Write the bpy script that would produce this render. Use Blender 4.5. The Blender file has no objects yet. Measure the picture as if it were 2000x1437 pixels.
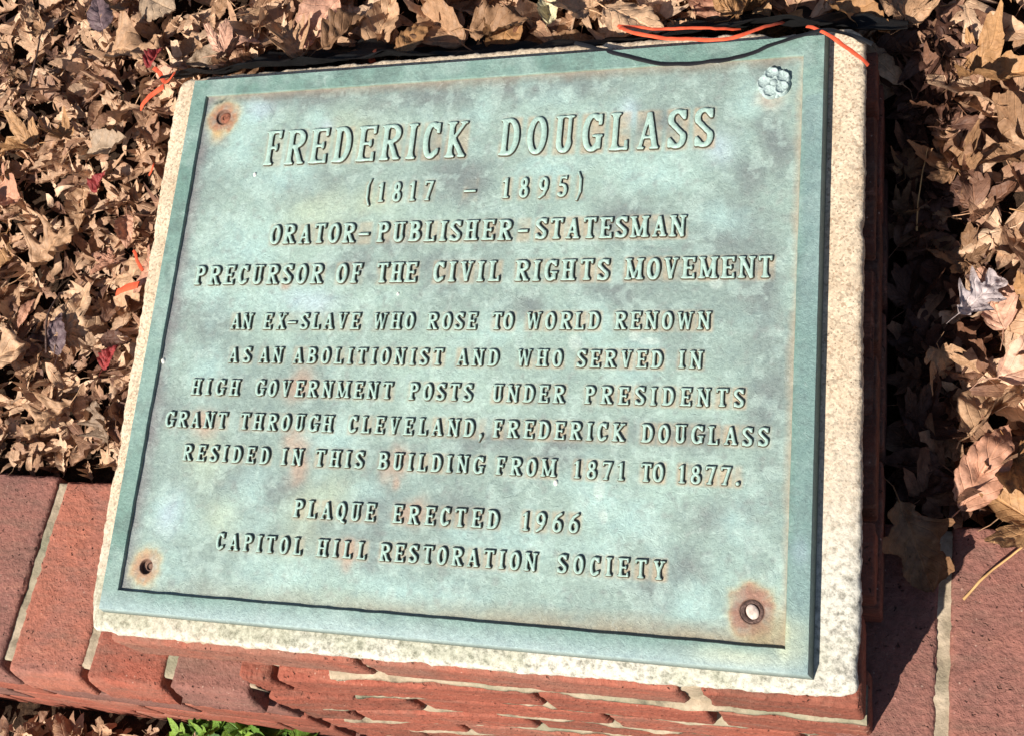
import bpy, bmesh, math, random
import numpy as np
from mathutils import Vector, Matrix, noise as mnoise

random.seed(7); rng = np.random.default_rng(11)
S = 0.66                      # one working unit = width of the plaque (0.66 m)
TILT = math.radians(8.0)      # slope of the plaque
PW, PH = 1.0, 0.8386          # plaque width and height in working units
CT, ST = math.cos(TILT), math.sin(TILT)
scene = bpy.context.scene
COL = scene.collection

# ------------------------------------------------------------------ camera
cam_d = bpy.data.cameras.new('camera'); cam = bpy.data.objects.new('camera', cam_d); COL.objects.link(cam)
rt = Vector((0.944, 0.1372, -0.2999)); up = Vector((0.0022, 0.9068, 0.4216)); fw = Vector((-0.3298, 0.3987, -0.8557))
fw.normalize(); rt = (rt - fw*rt.dot(fw)).normalized(); up = rt.cross(fw).normalized()
Mx = Matrix((rt, up, -fw)).transposed().to_4x4(); Mx.translation = Vector((1.1469, -0.2300, 1.5163))*S
cam.matrix_world = Mx
cam_d.sensor_width = 36.0; cam_d.lens = 2394.5/2000*36
cam_d.shift_x = 0.0; cam_d.shift_y = -(718.5-600)/2000
cam_d.clip_start = 0.05; cam_d.clip_end = 200
scene.camera = cam

# ------------------------------------------------------------------ light
SUN_AZ, SUN_EL = math.radians(59.0), math.radians(40.0)      # azimuth the light travels towards (from +x)
travel = Vector((math.cos(SUN_AZ)*math.cos(SUN_EL), math.sin(SUN_AZ)*math.cos(SUN_EL), -math.sin(SUN_EL)))
sun_d = bpy.data.lights.new('sun', 'SUN'); sun = bpy.data.objects.new('sun', sun_d); COL.objects.link(sun)
sun_d.energy = 5.0; sun_d.angle = math.radians(0.5); sun_d.color = (1.0, 0.93, 0.82)
sun.rotation_euler = travel.to_track_quat('-Z', 'Y').to_euler()
world = bpy.data.worlds.new('World'); scene.world = world; world.use_nodes = True
wn = world.node_tree; wn.nodes.clear()
sky = wn.nodes.new('ShaderNodeTexSky'); sky.sky_type = 'NISHITA'; sky.sun_disc = False
sky.sun_elevation = SUN_EL; sky.sun_rotation = math.atan2(-travel.x, -travel.y)
bg = wn.nodes.new('ShaderNodeBackground'); bg.inputs[1].default_value = 0.05
wo = wn.nodes.new('ShaderNodeOutputWorld')
wn.links.new(sky.outputs[0], bg.inputs[0]); wn.links.new(bg.outputs[0], wo.inputs[0])
scene.view_settings.view_transform = 'Standard'; scene.view_settings.look = 'None'
scene.view_settings.exposure = 0.60; scene.view_settings.gamma = 1.0
scene.render.engine = 'CYCLES'

# ------------------------------------------------------------------ helpers
def tag(o, label=None, cat=None, group=None, kind=None):
    if label: o['label'] = label
    if cat: o['category'] = cat
    if group: o['group'] = group
    if kind: o['kind'] = kind
    return o
def empty(name, loc=(0,0,0), rot=(0,0,0)):
    o = bpy.data.objects.new(name, None); COL.objects.link(o)
    o.location = Vector(loc)*S; o.rotation_euler = rot; o.empty_display_size = .05
    return o
def link(name, me, parent=None, loc=(0,0,0), rot=(0,0,0)):
    o = bpy.data.objects.new(name, me); COL.objects.link(o); o.parent = parent
    o.location = Vector(loc)*S; o.rotation_euler = rot
    return o
def mesh(name, V, F, mat=None, smooth=True, sharp=None, uv=None, attrs=None, colors=None):
    me = bpy.data.meshes.new(name)
    V = np.asarray(V, float)*S
    me.from_pydata(V.tolist(), [], [tuple(int(i) for i in f) for f in F])
    if mat: me.materials.append(mat)
    if uv is not None:
        l = me.uv_layers.new(name='uv'); idx = np.empty(len(me.loops), int); me.loops.foreach_get('vertex_index', idx)
        l.data.foreach_set('uv', np.asarray(uv, float)[idx].ravel())
    for k, a in (attrs or {}).items():
        t = me.attributes.new(k, 'FLOAT', 'POINT'); t.data.foreach_set('value', np.asarray(a, float))
    if colors is not None:
        t = me.attributes.new('patina', 'FLOAT_COLOR', 'POINT')
        c = np.ones((len(V), 4)); c[:, :3] = colors; t.data.foreach_set('color', c.ravel())
    me.polygons.foreach_set('use_smooth', [smooth]*len(me.polygons))
    me.update()
    if sharp is not None: me.set_sharp_from_angle(angle=math.radians(sharp))
    return me
def fb(p, s, o=4):            # fractal noise, about -1..1
    return mnoise.fractal(Vector((p[0]*s, p[1]*s, p[2]*s)), 0.6, 2.0, o)
def gridfaces(nu, nv, off=0, closed_u=False):
    F = []
    for i in range(nu if closed_u else nu-1):
        for j in range(nv-1):
            a = i*nv+j; b = ((i+1) % nu)*nv+j
            F.append((off+a, off+b, off+b+1, off+a+1))
    return F
def vnoise(X, Y, seed):       # smooth value noise on arrays, 0..1
    r = np.random.default_rng(seed); T = r.random((256, 256))
    xi = np.floor(X).astype(int); yi = np.floor(Y).astype(int); fx = X-xi; fy = Y-yi
    fx = fx*fx*(3-2*fx); fy = fy*fy*(3-2*fy)
    g = lambda a, b: T[a % 256, b % 256]
    return (g(xi, yi)*(1-fx)+g(xi+1, yi)*fx)*(1-fy)+(g(xi, yi+1)*(1-fx)+g(xi+1, yi+1)*fx)*fy
def fnoise(X, Y, f, seed, o=4):
    s = 0; a = 1; t = 0
    for k in range(o):
        s = s+a*vnoise(X*f*2**k+17.3*k, Y*f*2**k+9.1*k, seed+k); t += a; a *= .55
    return s/t

# ------------------------------------------------------------------ material helpers
class NT:
    def __init__(s, name, rough=.7, spec=.4):
        s.m = bpy.data.materials.new(name); s.m.use_nodes = True; s.t = s.m.node_tree
        s.b = s.t.nodes['Principled BSDF']; s.b.inputs['Roughness'].default_value = rough
        s.b.inputs['Specular IOR Level'].default_value = spec
    def n(s, typ, ins=None, **kw):
        x = s.t.nodes.new(typ)
        for k, v in kw.items(): setattr(x, k, v)
        for k, v in (ins or {}).items():
            if isinstance(v, bpy.types.NodeSocket): s.t.links.new(v, x.inputs[k])
            else: x.inputs[k].default_value = v
        return x
    def coord(s, out='Object'): return s.n('ShaderNodeTexCoord').outputs[out]
    def noise(s, scale, detail=4, rough=.55, vec=None, dist=0):
        i = {'Scale': scale, 'Detail': detail, 'Roughness': rough, 'Distortion': dist}
        if vec is not None: i['Vector'] = vec
        return s.n('ShaderNodeTexNoise', i).outputs['Fac']
    def voro(s, scale, vec=None, feature='F1', out='Distance', rnd=1):
        i = {'Scale': scale, 'Randomness': rnd}
        if vec is not None: i['Vector'] = vec
        return s.n('ShaderNodeTexVoronoi', i, feature=feature).outputs[out]
    def ramp(s, fac, stops, interp='LINEAR'):
        r = s.n('ShaderNodeValToRGB', {'Fac': fac}); cr = r.color_ramp; cr.interpolation = interp
        while len(cr.elements) < len(stops): cr.elements.new(.5)
        for e, (p, c) in zip(cr.elements, stops):
            e.position = p; e.color = (c, c, c, 1) if isinstance(c, (int, float)) else (*c, 1)
        return r.outputs['Color']
    def mix(s, f, a, b, mode='MIX'):
        x = s.n('ShaderNodeMix', data_type='RGBA', blend_type=mode)
        for sock, v in ((x.inputs[0], f), (x.inputs[6], a), (x.inputs[7], b)):
            if isinstance(v, bpy.types.NodeSocket): s.t.links.new(v, sock)
            elif isinstance(v, (int, float)): sock.default_value = v
            else: sock.default_value = (*v, 1)
        return x.outputs[2]
    def math(s, op, a, b=0.0, c=0.0, clamp=False):
        x = s.n('ShaderNodeMath', operation=op, use_clamp=clamp)
        for i, v in enumerate((a, b, c)):
            if isinstance(v, bpy.types.NodeSocket): s.t.links.new(v, x.inputs[i])
            else: x.inputs[i].default_value = v
        return x.outputs[0]
    def color(s, c): s.t.links.new(c, s.b.inputs['Base Color'])
    def rough(s, c): s.t.links.new(c, s.b.inputs['Roughness'])
    def bump(s, h, strength=.4, dist=.002):
        b = s.n('ShaderNodeBump', {'Height': h, 'Strength': strength, 'Distance': dist})
        s.t.links.new(b.outputs[0], s.b.inputs['Normal'])

# bronze patina: the colour map of stains is a point attribute, the grain is procedural
def bronze_material(name, base=None):
    k = NT(name, .5, .5); co = k.coord()
    if base is None: basec = k.n('ShaderNodeAttribute', attribute_name='patina').outputs['Color']
    else:
        big = k.noise(9, 5, .6, co)
        basec = k.mix(k.ramp(big, [(.35, 0), (.65, 1)]), base[0], base[1])
    fine = k.noise(260, 5, .7, co); mid = k.noise(70, 6, .7, co, 1.2)
    g = k.ramp(fine, [(.25, .74), (.5, 1.0), (.75, 1.24)])
    c = k.mix(1.0, basec, g, 'MULTIPLY')
    c = k.mix(k.ramp(mid, [(.3, .55), (.55, 0)]), c, k.mix(1.0, basec, (.62, .66, .72), 'MULTIPLY'))
    c = k.mix(k.ramp(mid, [(.6, 0), (.8, .45)]), c, (.62, .72, .70))
    sp = k.voro(420, co)
    c = k.mix(k.ramp(sp, [(.06, .55), (.16, 0)]), c, (.10, .12, .12))
    k.color(c)
    k.b.inputs['Metallic'].default_value = .12
    k.rough(k.ramp(mid, [(.3, .42), (.7, .62)]))
    wr = k.noise(120, 6, .75, co, 2.5)
    stv = k.n('ShaderNodeVectorMath', {0: co, 1: (1.0, 2.2, 1.0)}, operation='MULTIPLY').outputs[0]
    scr = k.noise(340, 3, .7, stv, 3.0)
    k.bump(k.math('ADD', k.math('MULTIPLY', wr, 1.1), k.math('ADD', k.math('MULTIPLY', fine, .6), k.math('MULTIPLY', scr, .5))), .75, .0013)
    return k.m
M_field = bronze_material('bronze_field')
M_letter = bronze_material('bronze_letter', ((.36, .53, .46), (.52, .68, .61)))
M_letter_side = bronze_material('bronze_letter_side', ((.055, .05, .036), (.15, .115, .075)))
M_rosette = bronze_material('bronze_rosette', ((.28, .36, .34), (.56, .68, .68)))

def brick_material(name, cols, flecks=.5):
    k = NT(name, .85, .25); co = k.coord(); rnd = k.n('ShaderNodeObjectInfo').outputs['Random']
    off = k.n('ShaderNodeVectorMath', {0: co, 1: k.n('ShaderNodeCombineXYZ', {0: k.math('MULTIPLY', rnd, 37.0), 1: k.math('MULTIPLY', rnd, 11.0)}).outputs[0]}, operation='ADD').outputs[0]
    a = k.noise(14, 6, .65, off, .6)
    base = k.ramp(k.math('ADD', k.math('MULTIPLY', a, .70), k.math('MULTIPLY', rnd, .42)), [(.2, cols[0]), (.45, cols[1]), (.62, cols[2]), (.8, cols[3])])
    st = k.n('ShaderNodeVectorMath', {0: off, 1: (1.0, 6.0, 9.0)}, operation='MULTIPLY').outputs[0]
    sk = k.noise(9, 5, .7, st)
    base = k.mix(k.ramp(sk, [(.48, 0), (.68, .55)]), base, (.20, .12, .09))
    base = k.mix(k.ramp(sk, [(.28, .5), (.42, 0)]), base, (.46, .22, .15))
    f = k.noise(190, 4, .7, off); base = k.mix(1.0, base, k.ramp(f, [(.3, .78), (.7, 1.2)]), 'MULTIPLY')
    wob = k.n('ShaderNodeVectorMath', {0: off, 1: k.n('ShaderNodeVectorMath', {0: k.n('ShaderNodeTexNoise', {'Scale': 160.0, 'Detail': 3.0, 'Vector': off}).outputs['Color'], 1: (.012, .012, .012)}, operation='MULTIPLY').outputs[0]}, operation='ADD').outputs[0]
    pit = k.voro(120, wob); pm = k.noise(34, 4, .7, off)
    base = k.mix(k.math('MULTIPLY', k.ramp(pit, [(.09, 1), (.2, 0)]), k.ramp(pm, [(.44, 0), (.58, .85)])), base, (.05, .025, .02))
    wf = k.voro(130, off)
    base = k.mix(k.math('MULTIPLY', k.ramp(wf, [(.08, flecks), (.14, 0)]), k.ramp(pm, [(.4, .9), (.55, 0)])), base, (.72, .52, .42))
    k.color(base)
    k.bump(k.math('SUBTRACT', k.math('ADD', k.math('MULTIPLY', f, .7), k.math('MULTIPLY', a, 1.2)), k.math('MULTIPLY', k.math('MULTIPLY', k.ramp(pit, [(.08, 1), (.2, 0)]), k.ramp(pm, [(.44, 0), (.58, 1)])), .9)), .9, .004)
    return k.m
M_brick_top = brick_material('brick_edging', [(.15, .075, .062), (.24, .108, .088), (.31, .13, .10), (.38, .135, .09)])
M_brick_face = brick_material('brick_pedestal', [(.15, .065, .045), (.27, .080, .052), (.34, .100, .065), (.28, .125, .09)])
M_brick_side = brick_material('brick_side', [(.06, .03, .022), (.13, .045, .03), (.19, .06, .04), (.12, .06, .045)])  # darker copy of the brick: shade of the side wall put into the colour

def mortar_material():
    k = NT('mortar', .95, .1); co = k.coord()
    a = k.noise(40, 6, .7, co); b = k.noise(8, 3, .6, co)
    c = k.ramp(a, [(.28, (.10, .08, .06)), (.45, (.32, .26, .185)), (.72, (.58, .47, .35))])
    c = k.mix(k.ramp(b, [(.5, 0), (.65, .7)]), c, (.20, .22, .15))
    k.color(c); k.bump(a, .9, .004); return k.m
M_mortar = mortar_material()

def concrete_material():
    k = NT('concrete', .95, .15); co = k.coord()
    sx = k.n('ShaderNodeSeparateXYZ', {0: co}).outputs
    n1 = k.noise(22, 5, .6, co); gr = k.voro(520, co, out='Color')
    base = k.mix(k.ramp(n1, [(.35, 0), (.65, 1)]), (.54, .42, .30), (.68, .56, .42))
    # grains: each cell its own tone
    g = k.n('ShaderNodeSeparateColor', {0: gr}).outputs[0]
    base = k.mix(1.0, base, k.ramp(g, [(0, .60), (.3, .90), (.8, 1.08), (1, 1.3)]), 'MULTIPLY')
    base = k.mix(k.ramp(g, [(.90, 0), (.93, .75)]), base, (.30, .20, .13))
    dots = k.voro(230, co)
    base = k.mix(k.math('MULTIPLY', k.ramp(dots, [(.12, .8), (.2, 0)]), k.ramp(k.noise(60, 2, .5, co), [(.45, 0), (.55, 1)])), base, (.16, .11, .08))
    # weathered front: pale bloom, grey specks, olive moss next to the plaque
    sp = k.noise(170, 5, .75, co)
    yy = k.math('ADD', k.math('DIVIDE', sx[1], S), k.math('MULTIPLY', k.noise(6, 4, .6, co), .22))
    yy = k.math('SUBTRACT', yy, k.math('MULTIPLY', k.math('DIVIDE', sx[0], S), .16))
    front = k.ramp(k.math('ADD', yy, .4), [(.12, 1), (.36, 0)])
    weathered = k.ramp(sp, [(.34, (.20, .20, .175)), (.44, (.42, .41, .36)), (.53, (.62, .60, .53)), (.70, (.74, .72, .64))])
    base = k.mix(k.math('MULTIPLY', front, .9), base, weathered)
    yl = k.math('ADD', k.math('DIVIDE', sx[1], S), .4)
    moss = k.math('MULTIPLY', k.ramp(k.noise(9, 5, .7, co), [(.42, 0), (.56, 1)]), k.math('MULTIPLY', k.ramp(yl, [(.0, 1), (.02, 1)]), 1.0))
    mossy = k.math('MULTIPLY', moss, k.math('MULTIPLY', k.ramp(k.math('ADD', yl, .5), [(.4745, 0), (.481, 1)]), k.math('LESS_THAN', yl, .05)))
    base = k.mix(k.math('MULTIPLY', mossy, .62), base, k.ramp(sp, [(.3, (.10, .11, .07)), (.55, (.36, .37, .27)), (.75, (.60, .59, .47))]))
    k.color(base)
    k.bump(k.math('ADD', k.noise(70, 5, .7, co), k.math('MULTIPLY', sp, .6)), .55, .0025)
    return k.m
M_conc = concrete_material()

def leaf_material(name, cols, stuff=False, vein=.5):
    k = NT(name, .55, .35); co = k.coord()
    if stuff: rnd = k.n('ShaderNodeAttribute', attribute_name='tint').outputs['Fac']
    else: rnd = k.n('ShaderNodeObjectInfo').outputs['Random']
    n = k.noise(3.5 if not stuff else 30, 5, .65, co, .5)
    v = k.math('ADD', k.math('MULTIPLY', rnd, .75), k.math('MULTIPLY', k.math('SUBTRACT', n, .5), .8), clamp=True)
    base = k.ramp(v, [(i/(len(cols)-1)*.94+.02, c) for i, c in enumerate(cols)])
    uv = k.n('ShaderNodeSeparateXYZ', {0: k.n('ShaderNodeUVMap', uv_map='uv').outputs[0]}).outputs
    av = k.math('ABSOLUTE', uv[1])
    mid = k.ramp(av, [(.03, 1), (.09, 0)])
    lat = k.math('ABSOLUTE', k.math('SUBTRACT', k.math('FRACT', k.math('MULTIPLY', k.math('SUBTRACT', uv[0], k.math('MULTIPLY', av, .28)), 6.5)), .5))
    latm = k.ramp(lat, [(.03, 1), (.09, 0)])
    ve = k.math('MAXIMUM', mid, k.math('MULTIPLY', latm, .6))
    base = k.mix(k.math('MULTIPLY', ve, vein), base, k.mix(1.0, base, (1.45, 1.4, 1.3), 'MULTIPLY'))
    # blotches and brown edges
    nsp = k.noise(26 if not stuff else 170, 5, .75, co)
    base = k.mix(1.0, base, k.ramp(nsp, [(.3, .70), (.7, 1.25)]), 'MULTIPLY')
    spot = k.voro(16 if not stuff else 110, co)
    base = k.mix(k.math('MULTIPLY', k.ramp(spot, [(.10, .7), (.2, 0)]), k.ramp(n, [(.5, 0), (.6, 1)])), base, k.mix(1.0, base, (.32, .25, .2), 'MULTIPLY'))
    lat2 = k.math('ABSOLUTE', k.math('SUBTRACT', k.math('FRACT', k.math('MULTIPLY', k.math('ADD', uv[0], k.math('MULTIPLY', av, .9)), 15.0)), .5))
    base = k.mix(k.math('MULTIPLY', k.ramp(lat2, [(.03, .35), (.12, 0)]), k.ramp(nsp, [(.4, 0), (.6, 1)])), base, k.mix(1.0, base, (1.3, 1.25, 1.2), 'MULTIPLY'))
    bl = k.noise(5 if not stuff else 45, 6, .75, co, .8)
    base = k.mix(k.ramp(bl, [(.52, 0), (.68, .55)]), base, k.mix(1.0, base, (.45, .36, .3), 'MULTIPLY'))
    base = k.mix(k.ramp(av, [(.82, 0), (1.0, .4)]), base, k.mix(1.0, base, (.5, .4, .32), 'MULTIPLY'))
    k.color(base)
    k.bump(k.math('SUBTRACT', k.math('MULTIPLY', k.noise(14 if not stuff else 120, 5, .7, co), .7), k.math('MULTIPLY', ve, .5)), .6, .003)
    tr = k.n('ShaderNodeBsdfTranslucent', {'Color': base}); mx = k.n('ShaderNodeMixShader', {0: .12})
    out = k.t.nodes['Material Output']
    k.t.links.new(k.b.outputs[0], mx.inputs[1]); k.t.links.new(tr.outputs[0], mx.inputs[2]); k.t.links.new(mx.outputs[0], out.inputs[0])
    return k.m
LEAFCOL = {
 'tan': [(.42, .25, .145), (.55, .345, .21), (.65, .44, .29)],
 'golden brown': [(.34, .175, .075), (.46, .26, .125), (.57, .36, .19)],
 'pinkish tan': [(.50, .25, .16), (.62, .35, .25), (.72, .46, .34)],
 'dull brown': [(.22, .12, .065), (.33, .185, .10), (.42, .25, .15)],
 'dark brown': [(.10, .045, .03), (.16, .075, .045), (.22, .11, .065)],
 'grey brown': [(.20, .13, .09), (.31, .22, .15), (.42, .31, .22)],
}
M_leaf = {n: leaf_material('leaf_'+n.replace(' ', '_'), c) for n, c in LEAFCOL.items()}
M_leaf['crimson'] = leaf_material('leaf_crimson', [(.26, .03, .03), (.40, .06, .06)])
M_leaf['purple grey'] = leaf_material('leaf_purple_grey', [(.14, .09, .10), (.22, .16, .17)])
M_leaf['pale cream'] = leaf_material('leaf_pale_cream', [(.62, .55, .34), (.72, .66, .44)])
M_leaf['silvery lilac'] = leaf_material('leaf_silvery_lilac', [(.46, .39, .40), (.58, .50, .50)])
M_litter = leaf_material('leaf_litter', [(.09, .042, .03), (.25, .13, .085), (.44, .26, .16), (.58, .37, .235), (.69, .475, .325), (.76, .57, .42)], True)
M_litter.name = 'leaf_litter_mix'
M_green = leaf_material('weed_green', [(.05, .12, .02), (.14, .27, .03), (.30, .44, .06)])

def soil_material():
    k = NT('soil', .95, .1); co = k.coord(); a = k.noise(60, 6, .75, co)
    k.color(k.ramp(a, [(.3, (.012, .008, .006)), (.55, (.05, .03, .02)), (.75, (.14, .085, .05))])); k.bump(a, 1.0, .01); return k.m
M_soil = soil_material()
def flat_material(name, c, rough=.5, var=.3, scale=40, metal=0, bump=.3):
    k = NT(name, rough, .4); co = k.coord(); a = k.noise(scale, 4, .6, co)
    k.color(k.mix(1.0, c, k.ramp(a, [(.3, 1-var), (.7, 1+var)]), 'MULTIPLY')); k.b.inputs['Metallic'].default_value = metal
    k.bump(a, bump, .002); return k.m
M_orange = flat_material('orange_plastic', (.72, .105, .045), .45, .35, 90)
M_black = flat_material('black_plastic', (.012, .012, .014), .4, .3)
M_rust = flat_material('rusty_iron', (.26, .10, .06), .85, .5, 200, .2, .8)
M_darkrust = flat_material('dark_iron', (.10, .06, .05), .6, .5, 200, .5, .8)
M_plug = flat_material('pale_plug', (.56, .45, .39), .5, .4, 220)
M_straw = flat_material('straw', (.55, .33, .14), .6, .3)
M_chip = flat_material('white_grit', (.8, .78, .72), .8, .1)
def fabric_material():
    k = NT('woven_black_fabric', .75, .3); co = k.coord('UV')
    w1 = k.n('ShaderNodeTexWave', {'Scale': 60.0, 'Distortion': .3, 'Vector': co}, bands_direction='X').outputs['Fac']
    w2 = k.n('ShaderNodeTexWave', {'Scale': 18.0, 'Distortion': .3, 'Vector': co}, bands_direction='Y').outputs['Fac']
    a = k.math('MULTIPLY', w1, w2); k.color(k.ramp(a, [(.2, (.008, .008, .01)), (.8, (.055, .055, .06))])); k.bump(a, .8, .003); return k.m
M_fabric = fabric_material()
# ------------------------------------------------------------------ plaque
plaque = empty('memorial_plaque', (0, 0, 0), (TILT, 0, 0))
tag(plaque, 'green weathered bronze plaque with raised lettering, screwed onto the concrete cap of the brick pedestal', 'plaque')
FX0, FX1, FY0, FY1 = .0280, .9712, .0285, .8087      # recessed field
FD = -.0060                                          # its depth

# --- letters: signed-distance glyphs turned into low relief
def seg(p, q, r0, r1=None):
    r1 = r0 if r1 is None else r1
    def f(X, Y):
        dx, dy = q[0]-p[0], q[1]-p[1]; L = dx*dx+dy*dy+1e-12
        t = np.clip(((X-p[0])*dx+(Y-p[1])*dy)/L, 0, 1)
        return np.hypot(X-p[0]-t*dx, Y-p[1]-t*dy)-(r0+(r1-r0)*t)
    return f
def box(x0, y0, x1, y1, r=.015):
    cx, cy, hx, hy = (x0+x1)/2, (y0+y1)/2, abs(x1-x0)/2-r, abs(y1-y0)/2-r
    hx, hy = max(hx, .002), max(hy, .002)
    def f(X, Y):
        ax, ay = np.abs(X-cx)-hx, np.abs(Y-cy)-hy
        return np.hypot(np.maximum(ax, 0), np.maximum(ay, 0))+np.minimum(np.maximum(ax, ay), 0)-r
    return f
def bar(p, q, w):             # straight stroke with square ends
    def f(X, Y):
        dx, dy = q[0]-p[0], q[1]-p[1]; L = math.hypot(dx, dy); ux, uy = dx/L, dy/L
        mx, my = (p[0]+q[0])/2, (p[1]+q[1])/2
        a = np.abs((X-mx)*ux+(Y-my)*uy)-L/2; b = np.abs(-(X-mx)*uy+(Y-my)*ux)-w/2
        return np.hypot(np.maximum(a, 0), np.maximum(b, 0))+np.minimum(np.maximum(a, b), 0)
    return f
def path(pts, thick, thin):   # curved stroke, thick where it runs upright and thin where level
    out = []
    for p, q in zip(pts[:-1], pts[1:]):
        L = math.hypot(q[0]-p[0], q[1]-p[1])+1e-9; c = abs(q[1]-p[1])/L
        out.append(seg(p, q, (thin+(thick-thin)*c**1.3)/2))
    return out
def arc(cx, cy, rx, ry, a0, a1, n=22):
    return [(cx+rx*math.cos(math.radians(a0+(a1-a0)*i/n)), cy+ry*math.sin(math.radians(a0+(a1-a0)*i/n))) for i in range(n+1)]
def glyph(ch, s, w):
    """primitives of one glyph in a box w wide and 1 high; s = stroke"""
    t = s*.56; sh = s*.46; ov = s*.54                # thin stroke, serif height, serif overhang
    def stem(x, y0=0, y1=1, b=True, tp=True, k=s):
        P = [box(x-k/2, y0, x+k/2, y1)]
        for yy, on, sg in ((y0, b, 1), (y1, tp, -1)):
            if on:
                P.append(box(x-k/2-ov, yy, x+k/2+ov, yy+sg*sh))
                P.append(bar((x, yy+sg*sh), (x, yy+sg*sh*2.1), k*1.25))
        return P
    def tickd(x, y, L=.2): return [bar((x, y), (x, y-L), s*.62)]
    m = s/2+ov*.8
    G = []
    if ch == 'I': G = stem(w/2)
    elif ch in 'FE':
        G = stem(m)+[box(m, 1-t, w, 1)]+tickd(w-s*.31, 1, .23)+[box(m, .5-t/2, w*.80, .5+t/2)]+[box(w*.80-s*.5, .40, w*.80, .61)]
        if ch == 'E': G += [box(m, 0, w, t), bar((w-s*.31, 0), (w-s*.31, .25), s*.62)]
    elif ch == 'L': G = stem(m)+[box(m, 0, w, t), bar((w-s*.31, 0), (w-s*.31, .26), s*.62)]
    elif ch == 'T': G = stem(w/2, tp=False)+[box(0, 1-t, w, 1)]+tickd(s*.31, 1, .22)+tickd(w-s*.31, 1, .22)
    elif ch == 'H': G = stem(m)+stem(w-m)+[box(m, .5-t/2, w-m, .5+t/2)]
    elif ch == 'N': G = stem(m*.8, k=s*.75)+stem(w-m*.8, k=s*.75, b=False)+[bar((m*.65, .99), (w-m*.7, .0), s*.95)]
    elif ch == 'M': G = stem(m*.8, k=s*.7)+stem(w-m*.8, k=s*.95)+[bar((m*.8, .97), (w/2, .06), s*.85), bar((w-m*.8, .97), (w/2, .06), s*.6)]
    elif ch == 'W': G = [bar((m*.8, .97), (w*.31, .02), s*.85), bar((w*.5, .94), (w*.31, .02), s*.55), bar((w*.5, .94), (w*.71, .02), s*.85), bar((w-m*.7, .97), (w*.71, .02), s*.55), box(0, 1-sh, m*1.7, 1), box(w-m*1.5, 1-sh, w, 1)]
    elif ch == 'A': G = [bar((m*.7, .03), (w*.5, .97), s*.6), bar((w-m*.8, .03), (w*.5, .97), s), box(w*.25, .28, w*.75, .28+t*.9), box(0, 0, m*1.6, sh), box(w-m*1.9, 0, w, sh)]
    elif ch == 'V': G = [bar((m*.9, .97), (w*.53, .02), s), bar((w-m*.7, .97), (w*.53, .02), s*.6), box(0, 1-sh, m*1.9, 1), box(w-m*1.6, 1-sh, w, 1)]
    elif ch == 'X': G = [bar((m*.8, .97), (w-m*.8, .03), s), bar((w-m*.8, .97), (m*.8, .03), s*.6), box(0, 1-sh, m*1.8, 1), box(w-m*1.6, 1-sh, w, 1), box(0, 0, m*1.6, sh), box(w-m*1.9, 0, w, sh)]
    elif ch == 'Y': G = stem(w/2, 0, .5, tp=False)+[bar((m*.8, .97), (w/2, .42), s), bar((w-m*.8, .97), (w/2, .42), s*.7), box(0, 1-sh, m*1.9, 1), box(w-m*1.7, 1-sh, w, 1)]
    elif ch == 'K': G = stem(m)+[bar((m, .40), (w-m*.7, .97), s*.62), bar((m+s*.5, .52), (w-m*.7, .03), s*.95), box(w-m*1.8, 1-sh, w, 1), box(w-m*1.8, 0, w, sh)]
    elif ch in 'OQ':
        G = path(arc(w/2, .5, w/2-s/2, .5-t/2, 0, 360, 40), s, t)
        if ch == 'Q': G += path([(w*.38, .20), (w*.55, .12), (w*.72, -.06), (w*.95, -.12)], s*.8, s*.7)
    elif ch in 'CG':
        G = path(arc(w/2, .5, w/2-s/2, .5-t/2, 52, 312, 34), s, t)
        G += [bar((w-s*.45, .99), (w-s*.45, .70), s*.7)]
        if ch == 'G': G += [box(w-s*1.15, .06, w-s*.15, .42), box(w-s*1.9, .40-t*.3, w+s*.2, .40+t*.6)]
        else: G += [bar((w-s*.5, .10), (w-s*.3, .27), s*.62)]
    elif ch == 'D': G = stem(m)+path([(m, 1-t/2), (w*.42, 1-t/2)]+arc(w*.42, .5, w*.58-s/2, .5-t/2, 90, -90, 24)+[(m, t/2)], s, t)
    elif ch in 'PR':
        G = stem(m)+path([(m, 1-t/2), (w*.5, 1-t/2)]+arc(w*.5, .745, w*.47-s/2, .255-t/2, 90, -90, 18)+[(m, .49+t/2)], s, t)
        if ch == 'R': G += [bar((w*.48, .50), (w-m*.75, .04), s*.95), box(w-m*1.5, 0, w+s*.15, sh)]
    elif ch == 'B': G = stem(m)+path([(m, 1-t/2), (w*.48, 1-t/2)]+arc(w*.48, .755, w*.44-s/2, .245-t/2, 90, -90, 16)+[(m, .51)], s, t)+path([(m, .51), (w*.5, .51)]+arc(w*.5, .27, w*.5-s/2, .27-t/2, 90, -90, 18)+[(m, t/2)], s, t)
    elif ch == 'S':
        P = arc(w/2, .755, w/2-s*.5, .245-t/2, 25, 205, 18)+[(w*.36, .57), (w*.64, .43)]+arc(w/2, .255, w/2-s*.5, .255-t/2, 25, -155, 18)
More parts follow.
